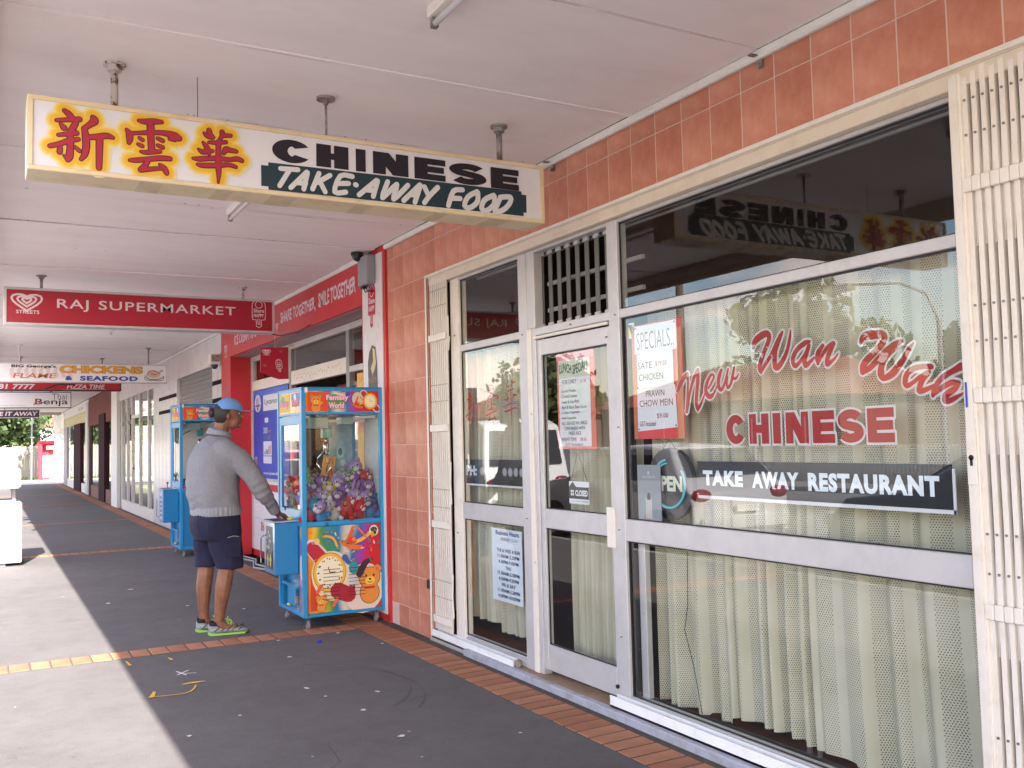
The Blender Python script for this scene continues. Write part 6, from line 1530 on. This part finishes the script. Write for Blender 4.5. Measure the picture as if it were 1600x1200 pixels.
def person(label, base, shirt, rib, bottoms, skin=M_skin, cap=True, armsfold=False):
    P_ = thing('person', label, 'person', base)
    ox, oy = base[0]-1.6, base[1]-7.6
    q = lambda L: [(x+ox, y+oy, z, r) for x, y, z, r in L]
    R_ = lambda *a, **k: ring(a[0]+ox, a[1]+oy, *a[2:], **k)
    # body
    b = B()
    blob(b, q([(1.60, 7.50, .86, .085), (1.635, 7.495, .52, .062), (1.605, 7.50, .36, .064), (1.585, 7.51, .20, .045), (1.575, 7.515, .095, .038), (1.62, 7.508, .055, .036), (1.70, 7.495, .04, .03)]))
    blob(b, q([(1.56, 7.71, .86, .085), (1.525, 7.72, .52, .062), (1.505, 7.72, .36, .062), (1.50, 7.72, .20, .044), (1.505, 7.72, .095, .037), (1.55, 7.72, .055, .036), (1.62, 7.715, .04, .03)]))
    blob(b, q([(1.57, 7.6, .90, .13), (1.56, 7.6, 1.15, .13), (1.55, 7.6, 1.36, .13), (1.58, 7.6, 1.50, .07), (1.625, 7.595, 1.60, .062), (1.65, 7.59, 1.66, .06)]))
    ell(b, (1.665+ox, 7.585+oy, 1.715), (.100, .078, .112), 18, 14)      # skull
    ell(b, (1.705+ox, 7.58+oy, 1.655), (.062, .058, .072), 14, 10)       # jaw
    ell(b, (1.755+ox, 7.576+oy, 1.612), (.022, .026, .020), 10, 8)       # chin
    blob(b, q([(1.757, 7.575, 1.715, .010), (1.778, 7.573, 1.682, .015)]), 8)   # nose
    ell(b, (1.764+ox, 7.575+oy, 1.648), (.012, .026, .011), 10, 6)       # lips
    ell(b, (1.745+ox, 7.575+oy, 1.735), (.02, .055, .012), 10, 6)        # brow
    for s in (-1, 1): ell(b, (1.655+ox, 7.585+s*.078+oy, 1.69), (.018, .010, .030), 8, 8)
    # right arm towards the console, left arm behind
    RA = [(1.66, 7.41, 1.425, .062), (1.83, 7.375, 1.16, .05), (1.975, 7.46, .955, .034), (2.015, 7.50, .915, .030)] if not armsfold else [(1.62, 7.40, 1.42, .062), (1.68, 7.34, 1.16, .05), (1.80, 7.5, 1.14, .036), (1.80, 7.62, 1.16, .03)]
    LA = [(1.56, 7.80, 1.425, .062), (1.58, 7.86, 1.16, .05), (1.63, 7.85, .96, .036), (1.64, 7.84, .90, .03)]
    if armsfold: LA = [(1.56, 7.80, 1.42, .062), (1.66, 7.86, 1.14, .05), (1.81, 7.72, 1.10, .036), (1.82, 7.6, 1.12, .03)]
    blob(b, q(RA)); blob(b, q(LA))
    def hand(w_, d, side):
        """palm and five separate fingers; w_ wrist, d direction of the fingers, side = thumb side"""
        w_ = Vector(w_)+Vector((ox, oy, 0)); d = Vector(d).normalized(); t = Vector(side).normalized(); dn = d.cross(t).normalized()
        if dn.z > 0: dn = -dn
        for k in range(4):
            o_ = (k-1.5)*.0185
            p0 = w_-t*o_*.6+d*.01; p1 = w_+d*.075-t*o_
            blob(b, [(*p0, .0135), (*p1, .0115)], 8)
            L = [.043, .048, .045, .035][k]
            p2 = p1+d*L*.75+dn*L*.32; p3 = p2+d*L*.42+dn*L*.5; p4 = p3+d*L*.1+dn*L*.42
            blob(b, [(*p1, .0098), (*p2, .0088), (*p3, .0078), (*p4, .0068)], 8)
        p0 = w_+d*.02+t*.018; p1 = p0+d*.028+t*.03+dn*.008; p2 = p1+d*.03+t*.012+dn*.014; p3 = p2+d*.018+dn*.012
        blob(b, [(*p0, .013), (*p1, .0115), (*p2, .010), (*p3, .0085)], 8)
    if not armsfold: hand((2.022, 7.505, .912), (.75, .35, -.28), (-.35, .85, .0))
    else: hand((1.80, 7.64, 1.16), (0, 1, 0), (0, 0, 1))
    hand((1.64, 7.84, .90), (.1, -.05, -1), (1, 0, 0))
    me = remeshed(b, .0058, 3, .5)
    me.name = 'body'; ob('body', me, skin, P_, smooth=True)
    for s in (-1, 1):
        b = B(); ell(b, (1.742+ox, 7.577+s*.03+oy, 1.71), (.011, .012, .009), 10, 8); ob('eye', b, ink('d0ccc8'), P_, smooth=True)
        b = B(); ell(b, (1.7515+ox, 7.577+s*.03+oy, 1.71), (.004, .006, .006), 8, 6); ob('pupil', b, ink('1a0e08'), P_, smooth=True)
    # sweater
    b = B()
    W = [(.93, 1.578, .172, .205), (.97, 1.572, .186, .215), (1.06, 1.558, .196, .226), (1.18, 1.548, .196, .234), (1.30, 1.548, .186, .240), (1.38, 1.556, .172, .236), (1.44, 1.568, .15, .214), (1.48, 1.574, .125, .172), (1.515, 1.586, .102, .125), (1.54, 1.598, .088, .10)]
    loft(b, [R_(cx, 7.60, z, a, c, 28, .08, 2.35, .0) for z, cx, a, c in W])
    if not armsfold:
        blob(b, q([(1.60, 7.42, 1.425, .088), (1.70, 7.385, 1.36, .088), (1.79, 7.365, 1.24, .080), (1.86, 7.365, 1.13, .074), (1.92, 7.40, 1.05, .062), (1.985, 7.465, .955, .047)]), 14)
        blob(b, q([(1.885, 7.372, 1.075, .066), (1.85, 7.37, 1.16, .076)]), 12)
    else:
        blob(b, q([(1.60, 7.42, 1.42, .085), (1.66, 7.34, 1.16, .07), (1.79, 7.5, 1.14, .055), (1.80, 7.6, 1.15, .045)]), 14)
    blob(b, q([LA[0][:3]+(.088,), (LA[1][0], LA[1][1], LA[1][2], .07), (LA[2][0]-.01, LA[2][1], LA[2][2]+.01, .046)]), 14)
    me = remeshed(b, .010, 7, .5)
    for v in me.vertices:
        p_ = v.co; f1 = noise.noise(Vector((p_.x*9+3, p_.y*9, p_.z*5)))*.010+abs(noise.noise(Vector((p_.x*7, p_.y*7+5, p_.z*13+p_.x*6))))*-.010
        f2 = sin(p_.z*70+noise.noise(p_*6)*6)*.0022*max(0, 1-abs(p_.z-1.02)*7) if p_.x < 1.8+ox else sin((p_.z-p_.x*.6)*95+noise.noise(p_*5)*4)*.0028
        v.co = p_+v.normal*(f1+f2)
    ob('sweater', me, shirt, P_, smooth=True)
    b = B(); n = 80
    rr = []
    for z, g_ in ((.915, .0), (.925, .004), (.955, .006), (.985, .002)):
        rr.append([p_+Vector((cos(2*pi*k/n), sin(2*pi*k/n), 0))*(g_+(.0028 if k % 2 else -.0012)) for k, p_ in enumerate(R_(1.575, 7.60, z, .180, .212, n, .08, 2.35))])
    loft(b, rr, cap=False); ob('hem_rib', b, rib, P_)
    b = B(); n = 48
    rr = [[p_+Vector((cos(2*pi*k/n), sin(2*pi*k/n), 0))*(.0014 if k % 2 else -.001) for k, p_ in enumerate(R_(cx, 7.597, z, a, c, n, 0, 2, t_))] for z, cx, a, c, t_ in ((1.535, 1.597, .092, .112, -.14), (1.55, 1.603, .084, .098, -.22), (1.572, 1.610, .080, .092, -.30), (1.578, 1.613, .086, .096, -.32), (1.557, 1.606, .092, .103, -.28), (1.535, 1.600, .098, .110, -.22))]
    loft(b, rr, cap=False); ob('collar', b, rib, P_, smooth=True)
    if not armsfold:
        b = B(); a_ = Vector((1.965+ox, 7.44+oy, .985)); c_ = Vector((2.008+ox, 7.49+oy, .925)); tube(b, [a_, a_.lerp(c_, .3), a_.lerp(c_, .7), c_], [.05, .049, .046, .042], 20, cap=False); ob('cuff', b, rib, P_, smooth=True)
    # shorts
    b = B()
    loft(b, [R_(1.575, 7.60, 1.0, .155, .19, 24, .08, 2.4), R_(1.568, 7.60, .93, .178, .20, 24, .08, 2.4), R_(1.565, 7.60, .86, .192, .208, 24, .08, 2.4), R_(1.575, 7.60, .78, .185, .212, 24, .08, 2.4), R_(1.585, 7.60, .73, .165, .205, 24, .08, 2.4)])
    loft(b, [R_(1.60, 7.505, .84, .14, .105, 20, .05), R_(1.625, 7.50, .68, .128, .108, 20, .05), R_(1.65, 7.495, .55, .108, .105, 20, .05), R_(1.655, 7.495, .505, .104, .103, 20, .05)])
    loft(b, [R_(1.56, 7.70, .84, .14, .105, 20, .05), R_(1.545, 7.71, .68, .125, .105, 20, .05), R_(1.535, 7.715, .55, .098, .10, 20, .05), R_(1.533, 7.715, .51, .096, .098, 20, .05)])
    me = remeshed(b, .009, 4, .5)
    for v in me.vertices:
        p_ = v.co; v.co = p_+v.normal*(noise.noise(Vector((p_.x*14, p_.y*14, p_.z*4)))*.007+sin(p_.z*40+p_.x*30)*.0015)
    ob('shorts', me, bottoms, P_, smooth=True)
    b = B(); box(b, 1.60+ox, 1.715+ox, 7.383+oy, 7.392+oy, .60, .74, .004); box(b, 1.595+ox, 1.72+ox, 7.379+oy, 7.387+oy, .715, .75, .004); ob('cargo_pocket', b, bottoms, P_)
    b = B(); tube(b, [(1.615+ox, 7.381+oy, .752), (1.66+ox, 7.378+oy, .762), (1.70+ox, 7.381+oy, .754)], .0035, 6); ob('pocket_edge', b, M_rib, P_)
    # head wear and hair
    b = B(); ell(b, (1.648+ox, 7.585+oy, 1.712), (.103, .085, .105), 18, 14)
    bmesh.ops.bisect_plane(b, geom=b.verts[:]+b.edges[:]+b.faces[:], plane_co=(1.655+ox, 0, 1.70), plane_no=(1, 0, -.45), clear_outer=True)
    bmesh.ops.bisect_plane(b, geom=b.verts[:]+b.edges[:]+b.faces[:], plane_co=(0, 0, 1.655), plane_no=(-.2, 0, -1), clear_outer=True)
    ob('hair', b, M_hair, P_, smooth=True)
    b = B(); ell(b, (1.725+ox, 7.575+oy, 1.632), (.048, .056, .040), 14, 8); bmesh.ops.bisect_plane(b, geom=b.verts[:]+b.edges[:]+b.faces[:], plane_co=(0, 0, 1.655), plane_no=(.2, 0, 1), clear_outer=True); ob('beard', b, M_hair, P_, smooth=True)
    if cap:
        b = B(); ell(b, (1.545+ox, 7.585+oy, 1.715), (.030, .032, .038), 12, 8); ob('hair_bun', b, M_hair, P_, smooth=True)
        b = B(); tube(b, [(1.568+ox, 7.585+oy, 1.70), (1.578+ox, 7.585+oy, 1.702)], .026, 12); ob('hair_tie', b, ink('c8b83a'), P_)
        b = B(); ell(b, (1.672+ox, 7.585+oy, 1.735), (.112, .090, .098), 24, 16)
        bmesh.ops.bisect_plane(b, geom=b.verts[:]+b.edges[:]+b.faces[:], plane_co=(1.67+ox, 0, 1.738), plane_no=(-.06, 0, -1), clear_outer=True)
        bmesh.ops.solidify(b, geom=b.faces[:], thickness=.004)
        ob('cap_crown', b, M_cap, P_, smooth=True)
        b = B(); top = []; bot = []
        for k in range(15):
            t = -pi/2+pi*k/14; x = 1.735+.04+.105*cos(t)*1.0-.04*(1-cos(t)); y = 7.585+.078*sin(t)
            z = 1.742-.012*cos(t)-.010*abs(sin(t)); top.append((x+ox, y+oy, z)); bot.append((x+ox, y+oy, z-.005))
        vt = [b.verts.new(p_) for p_ in top]; vb = [b.verts.new(p_) for p_ in bot]
        b.faces.new(vt); b.faces.new(vb[::-1])
        for k in range(15): j = (k+1) % 15; b.faces.new([vt[k], vb[k], vb[j], vt[j]])
        fix(b); ob('cap_brim', b, M_cap, P_)
        b = B(); ell(b, (1.668+ox, 7.585+oy, 1.832), (.008, .008, .004), 8, 6); ob('cap_button', b, M_cap, P_)
    # shoes
    for (hx, hy, tx, ty) in ((1.50, 7.535, 1.795, 7.49), (1.445, 7.725, 1.735, 7.705)):
        ang = math.atan2(ty-hy, tx-hx); L_ = .30
        def st(u, v, z): return Vector((hx+ox+u*cos(ang)-v*sin(ang), hy+oy+u*sin(ang)+v*cos(ang), z))
        secs = [(.0, .020, .085), (.02, .034, .088), (.06, .040, .088), (.10, .042, .092), (.14, .044, .094), (.18, .046, .076), (.22, .049, .058), (.26, .045, .044), (.285, .034, .034), (.298, .018, .022)]
        b = B(); rr = []
        for u, hw, zt in secs:
            r_ = []
            for k in range(14):
                t = 2*pi*k/14; v = hw*abs(cos(t))**.7*(1 if cos(t) >= 0 else -1)*(1 if sin(t) < .2 else .82); z = .024+max(0, (sin(t)+.35)/1.35)*(zt-.024) if sin(t) > -.35 else .022
                r_.append(st(u, v, z))
            rr.append(r_)
        loft(b, rr); fix(b); up_ = ob('shoe', b, mat('shoe_mesh', (.20, .21, .25), .7, (.30, .31, .34), 60), P_, smooth=True)
        b = B(); rr = []
        for u, hw, zt in secs: 
            e = .006; z0 = .002+(.016 if u > .27 else .006 if u < .01 else 0)
            rr.append([st(u+(.003 if u > .1 else -.004), s*(hw+e), z) for s, z in ((-1, z0), (1, z0), (1, .018+(.008 if u < .05 else 0)), (-1, .018+(.008 if u < .05 else 0)))])
        loft(b, rr); fix(b); ob('sole', b, mat('lime_sole', (.24, .50, .07), .5), up_)
        b = B()
        for u in (.145, .165, .185, .205): tube(b, [st(u, -.028, .068+(.18-u)*.45), st(u, 0, .088+(.16-u)*.5), st(u, .028, .068+(.18-u)*.45)], .004, 6)
        tube(b, [st(.14, 0, .10), st(.155, -.02, .118), st(.175, -.03, .09)], .0038, 6); tube(b, [st(.14, 0, .10), st(.13, .02, .115), st(.16, .03, .09)], .0038, 6); tube(b, [st(.14, 0, .10), st(.145, .0, .135)], .0038, 6)
        ob('laces', b, mat('lime_lace', (.45, .68, .08), .6), up_)
        b = B()
        for s in (-1, 1):
            for u in (.04, .09, .13, .17, .215): tube(b, [st(u, s*.045, .032), st(u+.03, s*.040, .055), st(u+.045, s*.030, .075-(u-.1)*.12)], .0042, 5)
        ob('shoe_stripe', b, M_blk, up_)
        b = B(); tube(b, [st(.045, 0, .075), st(.045, 0, .105)], [.042, .040], 14, cap=False); ob('sock', b, mat('black_sock', (.012, .012, .014), .9), P_, smooth=True)
    return P_
person('man in a grey knitted sweater, navy shorts and light blue cap playing the claw machine', (1.6, 7.6, 0), M_knit, M_rib, M_navy)
person('person in dark blue clothes with folded arms at the far left edge', (-.02, 20.6, 0), mat('dark_blue_cloth', (.02, .028, .075), .85), mat('dark_blue_cloth', None), M_navy, cap=False, armsfold=True)
